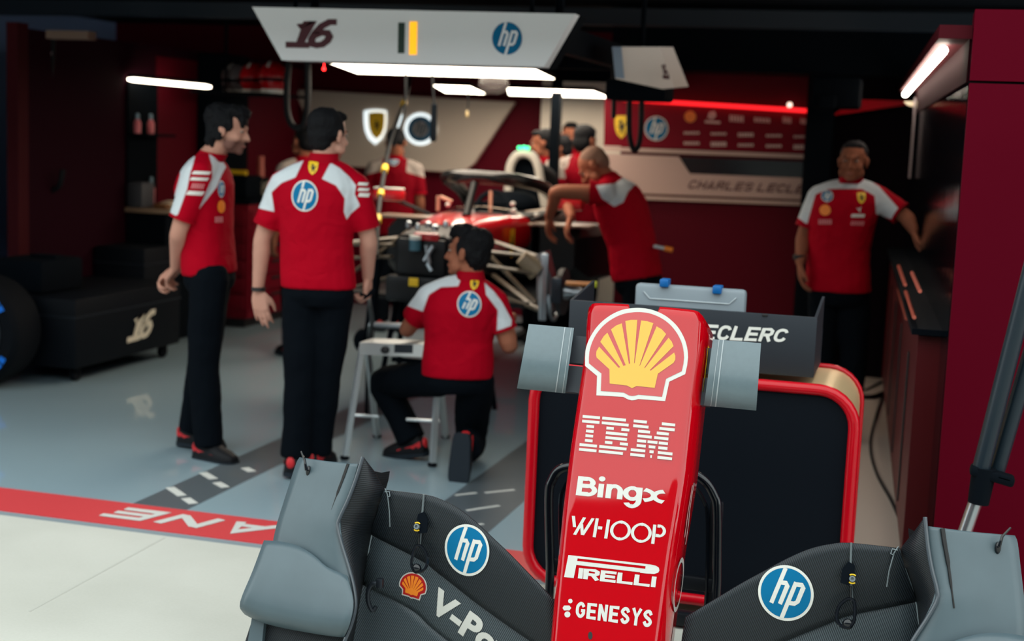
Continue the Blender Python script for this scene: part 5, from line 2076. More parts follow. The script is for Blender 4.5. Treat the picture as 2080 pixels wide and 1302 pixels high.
def lamp(name, label, px, z, m_, thick=.03, Y_=None):
    pts = [atz(x, y, z) for x, y in px]
    c = sum(pts, V(0, 0, 0))/len(pts)
    t_ = thing(name, label, 'light', (c.x, c.y, z), 'ceiling light panels')
    b_ = MB()
    b_.prism(pts, (0, 0, .004))
    part('diffuser', b_, m_, t_)
    b_ = MB()
    b_.prism([p_+(p_-c)*.01+V(0, 0, .005) for p_ in pts], (0, 0, thick))
    part('housing', b_, SOFTBLACK, t_)
    return pts


l1 = lamp('light_panel', 'long bright light panel just under the white number sign', [(665, 127), (1085, 141), (1126, 161), (726, 149)], 2.13, LAMP)
l2 = lamp('light_panel', 'short light panel left of the clear dome under the gantry', [(880, 174), (955, 177), (985, 191), (905, 188)], 2.09, LAMP)
l3 = lamp('light_panel', 'light panel right of the clear dome, ending by the sponsor wall', [(1030, 180), (1205, 186), (1238, 199), (1034, 193)], 2.09, LAMP)
p0, p1 = at(260, 161, 9.9), at(428, 177, 10.6)
t = thing('strip_light', 'slim glowing tube light over the left workbench', 'light', (p0+p1)/2)
m = MB()
m.tube([p0, p0.lerp(p1, .06), p0.lerp(p1, .94), p1], [.008, .016, .016, .009], 10)
part('tube', m, LAMP, t)
m = MB()
m.tube([p0+V(0, .01, .03), p1+V(0, .01, .03)], .016, 8)
part('housing', m, SOFTBLACK, t)
# black frame that carries them
fr_ = thing('lighting_rig', 'black overhead frame carrying the number sign and lamps', 'frame', (-2.6, 9.0, 2.2))
for y in (7.3, 9.2, 11.2):
    m = MB()
    m.box((-2.6, y, 2.25), (1.5, .08, .14))
    part('beam', m, SOFTBLACK, fr_)
for x in (-3.3, -1.9):
    m = MB()
    m.box((x, 9.25, 2.25), (.08, 4.0, .14))
    part('beam', m, SOFTBLACK, fr_)
for x in (-3.3, -1.9):
    for y in (7.4, 11.1):
        m = MB()
        m.tube([V(x, y, 2.3), V(x, y, 2.73)], .025, 8)
        part('hanger', m, SOFTBLACK, fr_)
m = MB()
m.ball(at(1003, 172, 9.6), (.11, .11, .07))
solo('dome_cover', m, mat('clear_dome', S(90, 84, 84), .2, alpha=.3), 'clear plastic dome hanging between two lit panels', 'dome')
# second sign box seen at an angle
t = thing('corner_sign', 'white sign box hanging at an angle right of the number sign', 'sign', (at(1305, 140, 8).x, 8.1, at(1305, 180, 8).z))
q = [at(1243, 95, 8), at(1338, 95, 8.15), at(1371, 178, 8.25), at(1345, 181, 8.2), at(1250, 160, 8)]
m = MB()
m.prism(q, (.03, .3, .02))
fa = part('sign_box', m, mat('sign_cream', S(240, 230, 222), .6), t)
nn = (q[1]-q[0]).cross(q[4]-q[0]).normalized()
m = MB()
m.prism([at(1243, 95, 7.995), at(1262, 95, 7.995), at(1268, 160, 7.995), at(1250, 158, 7.995)], (0, .004, 0))
part('pale_blue_edge', m, mat('pale_blue', S(150, 168, 190), .6), t)
nq2 = quad([at(1348, 160, 8.12), at(1366, 163, 8.15), at(1352, 130, 8.1), at(1340, 128, 8.08)])
decal('number', unit(sixteen()), lambda x, y, z: nq2(x, y)+V(0, -.02, 0), [MAROON], fa, 0)
m = MB()
m.box(at(1300, 185, 8.4), (.36, .3, .12), bev=.02)
m.tube([at(1300, 180, 8.45), V(at(1300, 180, 8.45).x, 8.45, 2.73)], .015, 8)
solo('lamp_driver', m, SOFTBLACK, 'black equipment box under the angled white sign', 'box')

# ------------------------------------------------------------------ hanging hoses and cables
def hose(label, pts, Y_, r, name='hose', m_=CABLE, cat='hose', marks=()):
    P = [at(x, y, (Y_ if not hasattr(Y_, '__len__') else Y_[i])) for i, (x, y) in enumerate(pts)]
    b_ = MB()
    sp_ = smooth_pts(P, 6)
    b_.tube(sp_, r, 10)
    if not marks:
        return solo(name, b_, m_, label, cat)
    t_ = thing(name, label, cat, P[-1])
    part('tube', b_, m_, t_)
    for k in marks:
        i = int(k*(len(sp_)-2))
        c_ = MB()
        c_.tube([sp_[i], sp_[i+1]], r*1.5, 10)
        part('marker_band', c_, YELLOW, t_, 'yellow band')
    return t_


hose('thick black hose hanging in a loop left of the white board', [(588, 118), (583, 165), (583, 222), (592, 252), (606, 259), (619, 246), (625, 200), (625, 118)], 8.4, .021)
hose('long black hose with yellow bands hanging down to the front of the car', [(834, 150), (824, 200), (808, 240), (792, 290), (784, 330), (774, 390), (768, 440), (764, 520)], [10.7, 10.4, 10.0, 9.6, 9.1, 8.6, 8.2, 7.9], .015, marks=(.18, .62, .74, .9))
hose('thin black cable hanging straight down below the long light panel', [(825, 90), (823, 215), (812, 262), (800, 300)], 9.3, .008)
hose('black hose loop hanging in front of the sponsor wall', [(1280, 165), (1278, 225), (1279, 275), (1286, 302), (1296, 298), (1302, 262), (1304, 165)], 8.6, .017)
hose('straight black hose hanging from the angled white sign', [(1246, 120), (1247, 200), (1246, 240)], 8.6, .015)
t = thing('control_pendant', 'slim black control pendant hanging over the lit ring on the board', 'pendant', at(880, 290, 9.4))
m = MB()
a, b = at(882, 210, 9.4), at(880, 288, 9.4)
m.tube([a, a.lerp(b, .04), a.lerp(b, .96), b], [.012, .022, .024, .014], 10)
part('grip', m, SOFTBLACK, t)
m = MB()
m.tube([at(878, 150, 9.4), at(880, 185, 9.4), a], .007, 8)
part('cord', m, CABLE, t)
t = thing('dangling_hook', 'small pale hook on thin cord in front of the white board', 'hook', at(949, 238, 11))
m = MB()
m.tube([at(952, 185, 11), at(950, 225, 11)], .005, 6)
part('cord', m, CABLE, t)
m = MB()
m.ball(at(949, 232, 11), (.012, .012, .03))
part('weight', m, mat('hook_cream', S(214, 190, 140), .5), t)
m = MB()
m.box(V(at(1131, 200, 11.2).x, 11.2, 1.36), (.075, .075, 2.72))
solo('support_post', m, SOFTBLACK, 'slim black post between the white board and the doorway', 'post')
m = MB()
for i in range(26):
    c = at(1125-.17*i, 195+3.4*i, 11.2)
    m.ball(c, (.007, .007, .006), n=6)
solo('bead_chain', m, STEEL, 'thin bead chain hanging beside the black post', 'chain')

# ------------------------------------------------------------------ lit board on the back wall
YB = 13.17
bd = lambda px, py, l=0.0: at(px, py, YB-l)
t = thing('logo_board', 'large pale trapezoid board with lit shield, slash and ring', 'board', bd(820, 345))
out = [(596, 182), (1045, 208), (962, 333), (947, 343), (928, 348), (900, 348), (700, 337), (668, 322), (650, 296)]
m = MB()
m.prism([bd(x, y, .09) for x, y in out], (0, .06, 0))
bp = part('panel', m, mat('board_cream', S(206, 192, 178), .6), t)
m = MB()
rim = [bd(x, y, .075) for x, y in out]
m.tube(rim+[rim[0]], .011, 8)
part('rim', m, mat('rim_rose', S(150, 70, 70), .6), bp)
GLOW = mat('lit_white', (1, 1, 1), .5, emit=(.82, .96, 1.0), estr=1.0)
sh = horse_shield()
o_ = [([(762+p_[0]*46, 258-p_[1]*53) for p_ in v], f, mi) for v, f, mi in sh[:1]]
decal('lit_shield_outline', o_, lambda x, y, z: bd(x, y, .10), [GLOW], bp, 0, label='glowing white shield outline')
decal('shield_badge', [([(765+p_[0]*(33 if mi == 0 else 20), 255-p_[1]*(41 if mi == 0 else 26)) for p_ in v], f, mi) for v, f, mi in sh], lambda x, y, z: bd(x, y, .11+z*8), [mat('badge_gold', S(255, 206, 40), .5), INK], bp, 0)
decal('lit_slash', poly2d([(812, 231), (822, 234), (803, 286), (794, 284)]), lambda x, y, z: bd(x, y, .10), [GLOW], bp, 0, label='glowing white slash')
decal('lit_ring', ring2d(854, 262, 26, 33), lambda x, y, z: bd(x, y, .10), [GLOW], bp, 0, label='glowing white ring')
decal('ring_badge', ring2d(854, 262, 16, 26), lambda x, y, z: bd(x, y, .105), [mat('ring_blue', S(16, 84, 120), .5)], bp, 0)
decal('ring_centre', poly2d(circ(854, 262, 16.5, 24)), lambda x, y, z: bd(x, y, .106), [mat('ring_grey', S(140, 138, 140), .5)], bp, 0)
decal('ring_letters', [([(x*21+854, 262-y*22) for x, y in v], f, 0) for v, f, mi in hp_shapes()[2:]], lambda x, y, z: bd(x, y, .11), [mat('ring_ink', S(70, 84, 96), .5)], bp, 0)

# ------------------------------------------------------------------ sponsor wall at the back right
YS = 11.345
sd = lambda px, py, l=0.0: at(px, py, YS-l)
t = thing('sponsor_panel', 'red wall panel with rows of small pale emblems and a round badge', 'panel', sd(1435, 305))
m = MB()
m.prism([sd(1228, 200, .04), sd(1655, 228, .04), sd(1650, 312, .04), sd(1226, 296, .04)], (0, .03, 0))
sp_ = part('panel_face', m, mat('sponsor_red', S(120, 4, 28), .5, spec=.12), t)
PALE = mat('print_cream', S(220, 188, 180), .55)
f_ = lambda x, y, z=0: sd(x, y, .043+z*8)
decal('shield_badge', [([(1262+p_[0]*27, 258-p_[1]*35) for p_ in v], f, mi) for v, f, mi in horse_shield()], f_, [YELLOW, INK], sp_, 0)
decal('round_badge', [([(1333+x*24, 261-y*25) for x, y in v], f, mi) for v, f, mi in hp_shapes()], f_, [BADGEWHITE, HPBLUE, BADGEWHITE], sp_, 0)
decal('scallop_print', poly2d(circ(1402, 237, 12, 20)), f_, [ORANGE], sp_, 0)
decal('emblem', strokes2d([[(1440, 240), (1443, 230), (1450, 229), (1452, 234), (1444, 242)], [(1432, 247), (1463, 249)]], 5), f_, [PALE], sp_, 0)
for x0, y0, w_, h_ in ((1482, 240, 30, 13), (1532, 243, 34, 9), (1590, 243, 18, 12), (1626, 246, 20, 11)):
    pr = []
    for k in range(5):
        pr += poly2d([(x0+w_*k/5, y0-h_/2+k*.5), (x0+w_*(k+.7)/5, y0-h_/2+k*.5), (x0+w_*(k+.7)/5, y0+h_/2+k*.5), (x0+w_*k/5, y0+h_/2+k*.5)])
    decal('emblem', pr, f_, [PALE], sp_, 0)
for r, (y0, h_) in enumerate(((270, 6), (291, 7))):
    for k, x0 in enumerate((1405, 1460, 1515, 1572, 1628)):
        pr = []
        for j in range(6):
            xa = x0-16+j*5.4
            hh_ = h_*(1.3 if (k+r) % 3 == 2 else .8)
            pr += poly2d([(xa, y0+k*1.9-hh_/2), (xa+4.2, y0+k*1.9-hh_/2), (xa+4.2, y0+k*1.9+hh_/2), (xa, y0+k*1.9+hh_/2)])
        decal('emblem', pr, f_, [PALE], sp_, 0)
m = MB()
m.tube([sd(1266, 202, .07), sd(1655, 226, .07)], .016, 8)
part('red_light_strip', m, mat('red_led_strip', (.3, 0, 0), .5, emit=(1.0, .015, .02), estr=1.6), sp_, 'glowing red light strip')
m = MB()
m.prism([sd(1226, 298, .05), sd(1646, 314, .05), sd(1646, 323, .05), sd(1226, 306, .05)], (0, .04, 0))
BAND = mat('band_cream', S(200, 168, 158), .6)
part('pale_stripe', m, BAND, t)
t = thing('name_band', 'pale wall band lettered with a name, below the emblem panel', 'sign', sd(1480, 405))
m = MB()
m.prism([sd(*p_, .04) for p_ in ((1226, 312), (1378, 318), (1401, 353), (1690, 364), (1690, 408), (1226, 390))], (0, .03, 0))
nb = part('band_face', m, BAND, t)
nq3 = quad([sd(1397, 384, .043), sd(1672, 396, .043), sd(1677, 376, .043), sd(1401, 364, .043)])
decal('band_lettering', word2d('CHARLES LECLERC', .19, .95, .2, .3), lambda x, y, z: nq3(x, y), [mat('letter_brown', S(88, 46, 50), .6)], nb, 0)
m = MB()
m.prism([sd(*p_, .05) for p_ in ((1226, 395), (1710, 413), (1710, 421), (1226, 402))], (0, .04, 0))
part('lower_stripe', m, BAND, t)
m = MB()
m.prism([sd(*p_, .03) for p_ in ((1380, 319), (1700, 331), (1700, 364), (1402, 353))], (0, .02, 0))
scr = solo('wall_screen', m, mat('dark_screen', S(8, 14, 24), .2), 'dark screen strip between the emblem panel and name band', 'screen')
m = MB()
m.box(V(at(1664, 300, 11.0).x, 11.0, 1.36), (.2, .2, 2.72), bev=.02)
solo('dark_column', m, SOFTBLACK, 'dark column at the right end of the sponsor wall', 'column')
m = MB()
a = at(1700, 190, 10.4)
m.box((a.x, 10.4, 2.12), (.34, .3, .22), bev=.03)
m.box((a.x-.05, 10.22, 2.05), (.12, .08, .1), bev=.02)
solo('ceiling_speaker', m, SOFTBLACK, 'black box hanging near the ceiling above the grey haired person', 'speaker')
m = MB()
m.ball(sd(1604, 213, .08), .02)
solo('spot_lamp', m, mat('spot_warm', (1, 1, 1), .5, emit=(1, .7, .55), estr=2.0), 'tiny glowing spot lamp above the red emblem panel', 'light')

# ------------------------------------------------------------------ right wall fittings
wp = lambda u, z, off=0.0: WA+wd*u-wn*off+V(0, 0, z)      # u metres along the wall, off metres into the room
t = thing('wall_light', 'bright slanted light strip along the right wall canopy', 'light', wp(2.5, 2.2, .05))
m = MB()
a, b = wp(.35, 2.135, .085), wp(5.0, 2.135, .085)
m.tube([a, b], .02, 8)
part('tube', m, LAMPCOOL, t)
m = MB()
m.prism([wp(.05, 2.16, .12), wp(5.5, 2.16, .12), wp(5.5, 2.16, .0), wp(.05, 2.16, 0)], (0, 0, .05))
part('canopy', m, mat('canopy_red', S(64, 4, 16), .6, spec=.1), t, 'dark red canopy')
t = thing('wall_cabinet', 'low red cabinet with black slots along the right wall', 'cabinet', wp(2.8, 0, .05))
m = MB()
m.prism([wp(.45, .04, .0), wp(5.4, .04, .0), wp(5.4, .04, .09), wp(.45, .04, .09)], (0, 0, .94))
cb = part('body', m, mat('cabinet_red', S(74, 12, 18), .45, spec=.2), t)
for u in (1.1, 2.2, 3.3, 4.4):
    m = MB()
    m.prism([wp(u, .12, .092), wp(u+.05, .12, .092), wp(u+.05, .12, .098), wp(u, .12, .098)], (0, 0, .7))
    part('slot', m, INK, cb)
m = MB()
m.prism([wp(.4, .99, .0), wp(5.4, .99, .0), wp(5.4, .99, .12), wp(.4, .99, .12)], (0, 0, .025))
part('worktop', m, SOFTBLACK, t)
for z_, o_, u0, u1 in ((1.05, .11, .5, 1.6), (1.17, .10, .4, 1.3), (1.12, .13, 1.2, 2.3), (.93, .10, 1.5, 3.0)):  # bright orange bars stand for the lit edges along the cabinet
    m = MB()
    m.tube([wp(u0, z_, o_), wp(u1, z_, o_)], .009, 6)
    part('lit_edge_bar', m, mat('lit_edge_copper', S(214, 110, 90), .3, .3), t)
m = MB()
m.prism([wp(4.6, 1.55, .03), wp(4.75, 1.55, .03), wp(4.75, 1.55, .02), wp(4.6, 1.55, .02)], (0, 0, .55))
solo('pale_trim_strip', m, mat('trim_pale', S(150, 138, 140), .4), 'narrow pale upright strip on the black right wall', 'trim')

# ------------------------------------------------------------------ tripod by the red pillar
t = thing('tripod_stand', 'dark tubular tripod with silver lower leg in front of the red pillar', 'tripod', (at(1963, 1085, 5.1).x, 5.1, 0))
yt = 5.1
foot = at(1963, 1085, yt)
d = (at(1963, 1085, yt)-at(2000, 985, yt)).normalized()
down = foot+d*(foot.z/-d.z) if d.z < 0 else foot
TUBE = mat('tripod_tube', S(18, 32, 41), .4, 0, spec=.35)
apex = at(2000, 960, yt)
upd = (at(2092, 560, yt)-at(1992, 950, yt)).normalized()
for x0, y0, x1, y1, r, dy in ((1992, 955, 2092, 560, .030, 0), (2022, 965, 2140, 560, .028, .05)):
    a, b = at(x0, y0, yt+dy), at(x1, y1, yt+dy)
    m = MB()
    m.tube([a, a+(b-a)*1.9], r, 14)
    part('leg_tube', m, TUBE, t)
hd_ = at(1992, 955, yt)+(at(2092, 560, yt)-at(1992, 955, yt))*1.9
m = MB()
m.box(hd_+V(.02, .03, .02), (.2, .12, .08), bev=.02)
m.tube([hd_+V(.03, .03, .0), hd_+V(.06, .05, .16)], .03, 10)
part('head', m, SOFTBLACK, t)
m = MB()
m.tube([at(1990, 995, yt), down], .024, 12)
lg = part('inner_leg', m, STEEL, t, 'silver lower leg')
m = MB()
m.ball(down+V(0, 0, .02), (.04, .04, .022))
part('rubber_foot', m, RUBBER, lg)
m = MB()
m.tube([at(2000, 950, yt), at(1987, 1022, yt)], [.042, .036], 12)
m.box(at(2015, 965, yt), (.15, .07, .035), Matrix.Rotation(math.radians(12), 3, 'Y'), bev=.01)
cl = part('clamp', m, SOFTBLACK, t)
m = MB()
m.box(at(2040, 970, yt-.02), (.05, .03, .02), Matrix.Rotation(math.radians(12), 3, 'Y'), bev=.006)
part('clamp_lever', m, SOFTBLACK, cl)

# ------------------------------------------------------------------ left side: tyre, cases, bench, drawers, helmets
def tyre(label, c, R_, w, ax):
    t_ = thing('wet_tyre', label, 'tyre', (c.x, c.y, 0))
    b_ = MB()
    b_.lathe([(R_*.64, -w*.40), (R_*.72, -w*.5), (R_*.9, -w*.52), (R_*.975, -w*.46), (R_, -w*.36), (R_, w*.36), (R_*.975, w*.46), (R_*.9, w*.52), (R_*.72, w*.5), (R_*.64, w*.40)], c, ax, 56, closed=True)
    part('rubber', b_, RUBBER, t_)
    b_ = MB()
    b_.lathe([(R_*.64, -w*.42), (R_*.6, -w*.44), (R_*.56, -w*.3), (R_*.2, -w*.22), (.02, -w*.24), (.02, w*.3), (R_*.6, w*.44), (R_*.64, w*.42)], c, ax, 40)
    part('rim', b_, DARKMETAL, t_)
    u = ax.orthogonal().normalized()
    w2 = ax.cross(u)
    for a0 in (30, -70):
        sh_ = []
        for k in range(5):
            aa = a0+k*9
            P_ = [(r, math.radians(x)) for r, x in ((R_*.78, aa), (R_*.78, aa+7), (R_*.9, aa+7), (R_*.9, aa))]
            sh_ += poly2d([(r*math.cos(x), r*math.sin(x)) for r, x in P_])
        rt = Vector((1, 0, 0))
        upv = Vector((0, 0, 1))
        rt = (rt-ax*rt.dot(ax)).normalized()
        decal('sidewall_mark', sh_, lambda x, y, z: c+rt*x+upv*y+ax*(-w*.535), [mat('tyre_blue', S(20, 110, 214), .45, spec=.2)], t_, 0, label='blue sidewall lettering')
    return t_


c = at(-44, 668, 7.75)
tyre('black tyre with blue sidewall lettering standing at the left edge', V(c.x, 7.75, .362), .36, .34, V(-.12, 1, 0).normalized())

CASE = mat('flight_case', S(5, 10, 17), .6, spec=.12)
def case_on_wheels(label, x0, x1, y0, y1, z0, z1, number=False):
    t_ = thing('flight_case', label, 'case', ((x0+x1)/2, (y0+y1)/2, 0), 'black wheeled cases')
    b_ = MB()
    b_.box(((x0+x1)/2, (y0+y1)/2, (z0+z1)/2), (x1-x0, y1-y0, z1-z0), bev=.015)
    bo = part('body', b_, CASE, t_)
    b_ = MB()
    b_.box(((x0+x1)/2, (y0+y1)/2, z1-.12), (x1-x0+.008, y1-y0+.008, .012))
    part('lid_seam', b_, DARKMETAL, bo)
    for x in (x0+.1, x1-.08):
        for y in (y0+.12, y1-.12):
            b_ = MB()
            b_.lathe([(.006, -.018), (.04, -.02), (.05, -.012), (.05, .012), (.04, .02), (.006, .018)], (x, y, .05), (1, 0, 0), 18)
            b_.box((x, y, .09), (.05, .06, .04))
            part('caster', b_, RUBBER, t_)
    if number:
        nqq = quad([V(x1+.006, at(258, 697, 8.6).y, 0)]*4)
        P_ = []
        for px, py in ((258, 697), (312, 682), (316, 627), (262, 641)):
            d = ray(px, py)
            k = (x1+.006)/d[0]
            P_.append(V(*(CP+d*k)))
        nn_ = quad(P_)
        decal('number', unit(sixteen()), lambda x, y, z: nn_(x, y), [mat('number_cream', S(206, 196, 176), .55)], bo, 0)
    return t_


case_on_wheels('long black wheeled case with a pale number 16 on its side', -5.97, -5.23, 8.05, 9.42, .10, .56, True)
case_on_wheels('taller black wheeled case behind the numbered case', -5.98, -5.55, 9.45, 9.86, .10, .78)
m = MB()
m.box((-5.75, 8.4, .672), (.4, .5, .22), bev=.03)
m.box((-5.68, 8.4, .79), (.2, .1, .03), bev=.01)
solo('equipment_bag', m, SOFTBLACK, 'black equipment bag lying on the numbered case', 'bag')
# bench with shelf
t = thing('workbench', 'left workbench with pale top edge under the tube light', 'workbench', (-5.8, 10.25, 0))
m = MB()
m.box((-5.79, 10.25, 1.035), (.4, .72, .035), bev=.006)
part('worktop', m, mat('bench_top', S(150, 124, 100), .5), t)
m = MB()
m.box((-5.81, 10.25, .51), (.34, .68, 1.0))
part('carcass', m, SOFTBLACK, t)
m = MB()
m.box((-5.9, 10.14, 1.62), (.18, .44, .02))
part('shelf', m, SOFTBLACK, t)
m = MB()
m.box((-5.985, 10.14, 1.55), (.02, .44, .96))
part('back_panel', m, SOFTBLACK, t)
m = MB()
m.box(at(268, 347, 10.1), (.14, .2, .2), bev=.02)
gb = at(268, 347, 10.1)
m.v = [(x-gb.x-5.91, y-gb.y+10.0, z) for x, y, z in m.v]
m.v = [(x, y, z-(gb.z-.1-1.053)) for x, y, z in m.v]
solo('grey_bin', m, mat('bin_plastic', S(60, 62, 68), .6), 'small grey bin on the left workbench', 'bin')
cp = V(-5.71, 10.12, 1.06)
m = MB()
m.ball((cp.x, cp.y, 1.06), (.11, .11, .055))
m.box((cp.x+.1, cp.y-.03, 1.062), (.09, .12, .012), bev=.005)
m.v = [(x, y, max(z, 1.0535)) for x, y, z in m.v]
solo('cream_cap', m, mat('cap_cream', S(214, 196, 170), .7), 'cream coloured cap lying on the left workbench', 'cap')
cp = V(-5.70, 9.96, 1.06)
m = MB()
m.box((cp.x, cp.y, 1.075), (.12, .08, .04), bev=.015)
solo('leather_pouch', m, mat('pouch_brown', S(120, 78, 44), .6), 'small brown pouch between the grey bin and cream cap', 'pouch')
for i, (px, py, sz, lb) in enumerate(((275, 268, 1.63, 'left of the two'), (302, 270, 1.63, 'right of the two'))):
    c = V(-5.92, 9.96+.2*i, 1.63)
    t = thing('spray_bottle', 'small bottle with pink base on the dark shelf, %s' % lb, 'bottle', (c.x, c.y, 1.63), 'bottles on the left shelf')
    m = MB()
    m.lathe([(.005, 0), (.028, 0), (.03, .08), (.02, .1), (.012, .115), (.004, .115)], (c.x, c.y, 1.632), (0, 0, 1), 14)
    part('bottle_body', m, mat('bottle_pink', S(226, 120, 128), .4), t)
    m = MB()
    m.lathe([(.004, .11), (.016, .11), (.016, .15), (.004, .155)], (c.x, c.y, 1.632), (0, 0, 1), 12)
    part('bottle_cap', m, mat('cap_blue', S(130, 160, 176), .4), t)
c = V(-5.93, 10.19, 1.2)
t = thing('spray_bottle', 'single pink based bottle on the bench below the shelf', 'bottle', (c.x, c.y, 1.053))
m = MB()
m.lathe([(.005, 0), (.03, 0), (.032, .14), (.02, .17), (.012, .19), (.004, .19)], (c.x, c.y, 1.054), (0, 0, 1), 14)
part('bottle_body', m, mat('bottle_pink', S(226, 120, 128), .4), t)
m = MB()
m.lathe([(.004, .185), (.016, .185), (.016, .23), (.004, .235)], (c.x, c.y, 1.054), (0, 0, 1), 12)
part('bottle_cap', m, mat('cap_blue', S(130, 160, 176), .4), t)
# dark cupboard and red drawer cabinet
m = MB()
m.box((-5.86, 11.27, 1.83), (.26, .46, .98), bev=.02)
solo('wall_cupboard', m, SOFTBLACK, 'black wall cupboard behind the person in profile', 'cupboard')
c = at(505, 500, 11.0)
t = thing('drawer_cabinet', 'red tool cabinet with black drawer handles between the two standing men', 'cabinet', (-5.72, 11.6, 0))
DX0, DX1, DY0, DY1 = -5.97, -5.47, 11.0, 12.3
m = MB()
m.box(((DX0+DX1)/2, (DY0+DY1)/2, .57), (DX1-DX0, DY1-DY0, .98), bev=.01)
bo = part('body', m, DEEPRED, t)
for i in range(6):
    z_ = .16+i*.145
    m = MB()
    m.box(((DX0+DX1)/2, DY0-.008, z_+.06), (DX1-DX0-.06, .016, .125), bev=.006)
    dr = part('drawer', m, DEEPRED, t)
    m = MB()
    m.box(((DX0+DX1)/2, DY0-.022, z_+.1), ((DX1-DX0)*.35, .02, .02), bev=.005)
    part('handle', m, INK, dr)
    m = MB()
    m.box((DX1+.008, (DY0+DY1)/2, z_+.06), (.016, DY1-DY0-.06, .125), bev=.006)
    dr = part('drawer', m, DEEPRED, t)
    m = MB()
    m.box((DX1+.022, (DY0+DY1)/2, z_+.1), (.02, (DY1-DY0)*.35, .02), bev=.005)
    part('handle', m, INK, dr)
m = MB()
m.box(((DX0+DX1)/2, (DY0+DY1)/2, 1.08), (DX1-DX0+.03, DY1-DY0+.03, .035), bev=.008)
part('top_mat', m, SOFTBLACK, t)
m = MB()
m.box(((DX0+DX1)/2, (DY0+DY1)/2, .04), (DX1-DX0-.1, DY1-DY0-.1, .08))
part('plinth', m, INK, t)
m = MB()
m.box((DX1-.2, 11.2, 1.2), (.3, .3, .2), bev=.02)
solo('tool_box', m, SOFTBLACK, 'black tool box on the red drawer cabinet', 'box')
cpt = at(478, 346, 11.1)
m = MB()
m.tube([V(DX1-.3, 11.15, 1.322), V(DX1-.1, 11.15, 1.322)], .022, 10)
solo('yellow_torch', m, YELLOW, 'yellow torch lying on the black tool box', 'torch')
c = at(533, 372, 11.45)
t = thing('number_plate', 'small black plate with pale number 16 on the red cabinet top', 'plate', (c.x, 11.45, 1.0985))
m = MB()
m.box((c.x, 11.45, 1.19), (.24, .04, .18), bev=.008)
bo = part('plate', m, INK, t)
nn3 = quad([V(c.x-.1, 11.426, 1.125), V(c.x+.1, 11.426, 1.125), V(c.x+.1, 11.426, 1.255), V(c.x-.1, 11.426, 1.255)])
decal('number', unit(sixteen()), lambda x, y, z: nn3(x, y), [mat('number_cream', S(206, 196, 176), .55)], bo, 0)
c = at(530, 312, 11.7)
m = MB()
m.lathe([(.01, 0), (.035, 0), (.035, .25), (.03, .27), (.03, .36), (.01, .36)], V(c.x, c.y, 1.0985), (0, 0, 1), 14)
solo('dispenser_tube', m, mat('tube_rose', S(190, 96, 80), .5), 'rose coloured upright tube on the red cabinet', 'tube')
# helmets on a rack
t = thing('helmet_rack', 'black shelf rack above the left of the garage carrying helmets', 'rack', (at(530, 180, 10.9).x, 10.9, 2.0))
c = at(520, 188, 10.9)
m = MB()
m.box((c.x, 10.82, c.z-.02), (.66, .86, .02))
part('shelf', m, SOFTBLACK, t)
for sx in (-.28, .28):
    m = MB()
    m.tube([V(c.x+sx, 10.9, c.z-.02), V(c.x+sx, 10.9, 2.73)], .012, 8)
    part('hanger', m, SOFTBLACK, t)
zt_ = c.z-.01
for i, (px, col, lb) in enumerate(((478, mat('helmet_grey', S(120, 112, 116), .3, coat=.5), 'pale grey helmet at the left of the rack'), (516, CARRED, 'red helmet in the middle of the rack'), (556, CARRED, 'red helmet at the right of the rack'))):
    cc = at(px, 160, (11.08, 10.81, 10.54)[i])
    t = thing('helmet', lb, 'helmet', (cc.x, cc.y, zt_), 'helmets on the rack')
    z0 = zt_+.125
    m = MB()
    m.ball((cc.x, cc.y, z0), (.115, .135, .13), n=24)
    sh_ = part('shell', m, col, t)
    m = MB()
    rr = []
    for zz in (-.005, .02, .045):
        k = math.sqrt(max(0, 1-(zz/.125)**2))
        rr.append([V(cc.x+.117*k*math.sin(a), cc.y-.137*k*math.cos(a), z0+zz-.03) for a in [math.radians(-70+14*j) for j in range(11)]])
    m.loft(rr, closed=False, caps=False)
    part('visor', m, GLOSSBLACK, sh_)
    m = MB()
    m.lathe([(.07, 0), (.095, 0), (.098, .03), (.07, .03)], (cc.x, cc.y, zt_), (0, 0, 1), 20, closed=True)
    part('neck_trim', m, BADGEWHITE, sh_)
    m = MB()
    m.loft([[V(cc.x+x, cc.y-.115*math.cos(a)-.022, z0+.133*math.sin(a)) for a in [math.radians(35+12*j) for j in range(6)]] for x in (-.012, .012)], closed=False, caps=False)
    part('crown_stripe', m, BADGEWHITE, sh_)
m = MB()
m.ball(at(658, 140, 7.3), .010)
m.tube([at(658, 140, 7.3), at(658, 140, 7.3)+V(0, 0, .12)], .003, 6)
solo('red_beacon', m, mat('red_led', (.3, 0, 0), .5, emit=(1.0, .02, .02), estr=7.0), 'tiny glowing red light under the left end of the number sign', 'light')
# roof beams
for i, (y, z_) in enumerate(((6.6, 2.66), (8.2, 2.64), (10.4, 2.62))):
    m = MB()
    m.box((-2.2, y, z_), (12, .16, .12))
    struct('trim_roof_beam_%d' % (i+1), m, mat('beam_bluelit', S(24, 36, 48), .6))  # blue of the outside daylight is put into the beam colour
m = MB()
a = at(148, 72, 8.5)
m.box((a.x, 8.48, a.z), (.32, .1, .055))
struct('trim_left_header', m, mat('header_beige', S(112, 88, 74), .6))

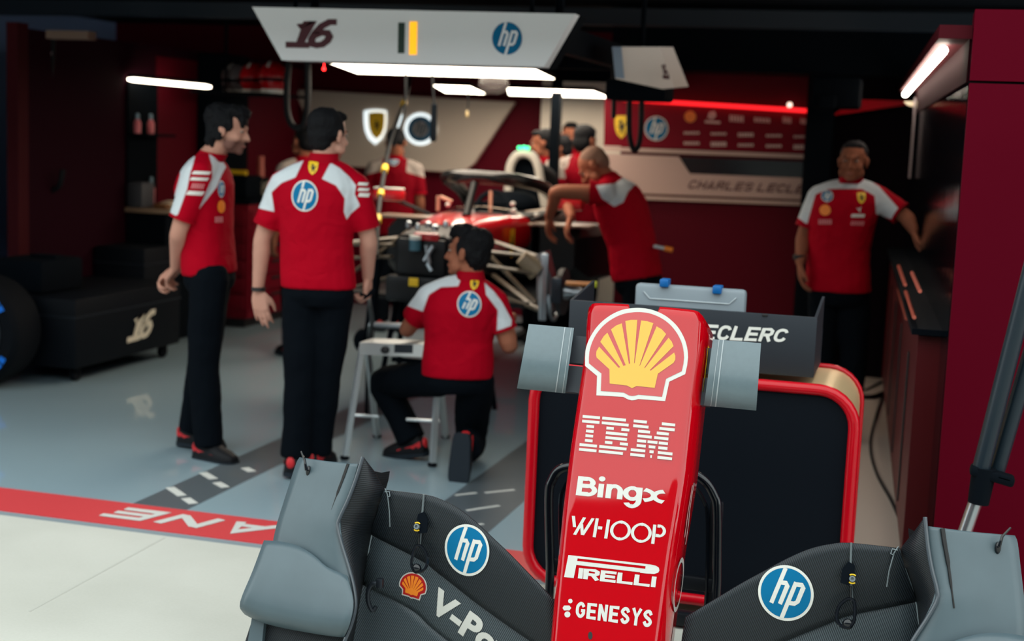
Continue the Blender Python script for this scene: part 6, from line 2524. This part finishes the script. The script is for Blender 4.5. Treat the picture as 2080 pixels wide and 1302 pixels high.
# hose with a metal coupling on the left wall
t = thing('wall_hose', 'dark hose with pale metal coupling hanging on the left red wall', 'hose', at(95, 390, 8.5))
wl = lambda px, py: at(px, py, 8.95)
m = MB()
m.tube(smooth_pts([wl(108, 80), wl(103, 150), wl(97, 200), wl(84, 300), wl(70, 370), wl(86, 392), wl(118, 380), wl(128, 345)], 5), .02, 8)
part('tube', m, CABLE, t)
m = MB()
m.tube([wl(106, 106), wl(101, 150)], .02, 10)
part('coupling', m, mat('coupling_grey', S(150, 120, 124), .4), t, 'pale metal coupling')
m = MB()
m.ball(wl(97, 192), (.03, .03, .03))
part('gauge', m, mat('gauge_ochre', S(120, 84, 24), .5), t)
# red fascia and lamplit bracket in the far right corner
m = MB()
m.prism([at(x, y, 10.95) for x, y in ((1690, 235), (1737, 202), (1846, 205), (1838, 213))], (0, .1, 0))
solo('red_fascia', m, mat('fascia_red', S(190, 8, 28), .5, spec=.1), 'bright red tapered fascia near the ceiling left of the slanted light strip', 'panel')
m = MB()
m.prism([at(x, y, 10.4) for x, y in ((1836, 206), (1868, 206), (1886, 217), (1888, 236), (1872, 222), (1842, 213))], (0, .06, 0))
solo('lamp_bracket', m, mat('bracket_lamplit', S(220, 206, 178), .5), 'small lamplit bracket at the far lower end of the slanted light strip', 'bracket')  # cream colour stands for lamp light falling on the bracket
m = MB()
a_, b_ = at(1328, 500, 8.8), at(1366, 508, 8.8)
t = thing('screwdriver', 'pale and orange tool sticking out behind the waist of the bending person', 'tool', b_)
m.tube([a_, a_.lerp(b_, .6)], .012, 8)
part('shaft', m, ALU, t)
m = MB()
m.tube([a_.lerp(b_, .58), b_], .017, 10)
part('handle', m, ORANGE, t)
# orange wheel sensor rod on the hub
a_, b_ = at(1150, 575, 8.0), at(1212, 578, 8.0)
t = thing('measuring_rod', 'orange and pale measuring rod sticking out from the right front hub', 'tool', b_)
m = MB()
m.tube([a_, a_.lerp(b_, .85)], .013, 8)
part('rod', m, mat('rod_copper', S(214, 140, 80), .4), t)
m = MB()
m.tube([a_.lerp(b_, .83), b_], .018, 8)
part('tip', m, mat('tip_lime', S(200, 210, 40), .5), t)

# cables on the floor by the cart
for lb, pts, r in (('thin black cable winding over the floor from the cart to the pit line', [(1800, 782), (1778, 850), (1768, 905), (1780, 960), (1812, 1020), (1834, 1080), (1828, 1130)], .008),
                   ('thick black hose on the floor by the rounded cart corner', [(1755, 806), (1775, 805), (1800, 795), (1822, 778)], .016),
                   ('thin cable running back along the floor beside the thick hose', [(1757, 792), (1790, 776), (1805, 770)], .008)):
    P_ = [atz(x, y, r) for x, y in pts]
    m = MB()
    m.tube(smooth_pts(P_, 6), r, 8)
    solo('floor_cable', m, CABLE, lb, 'cable')
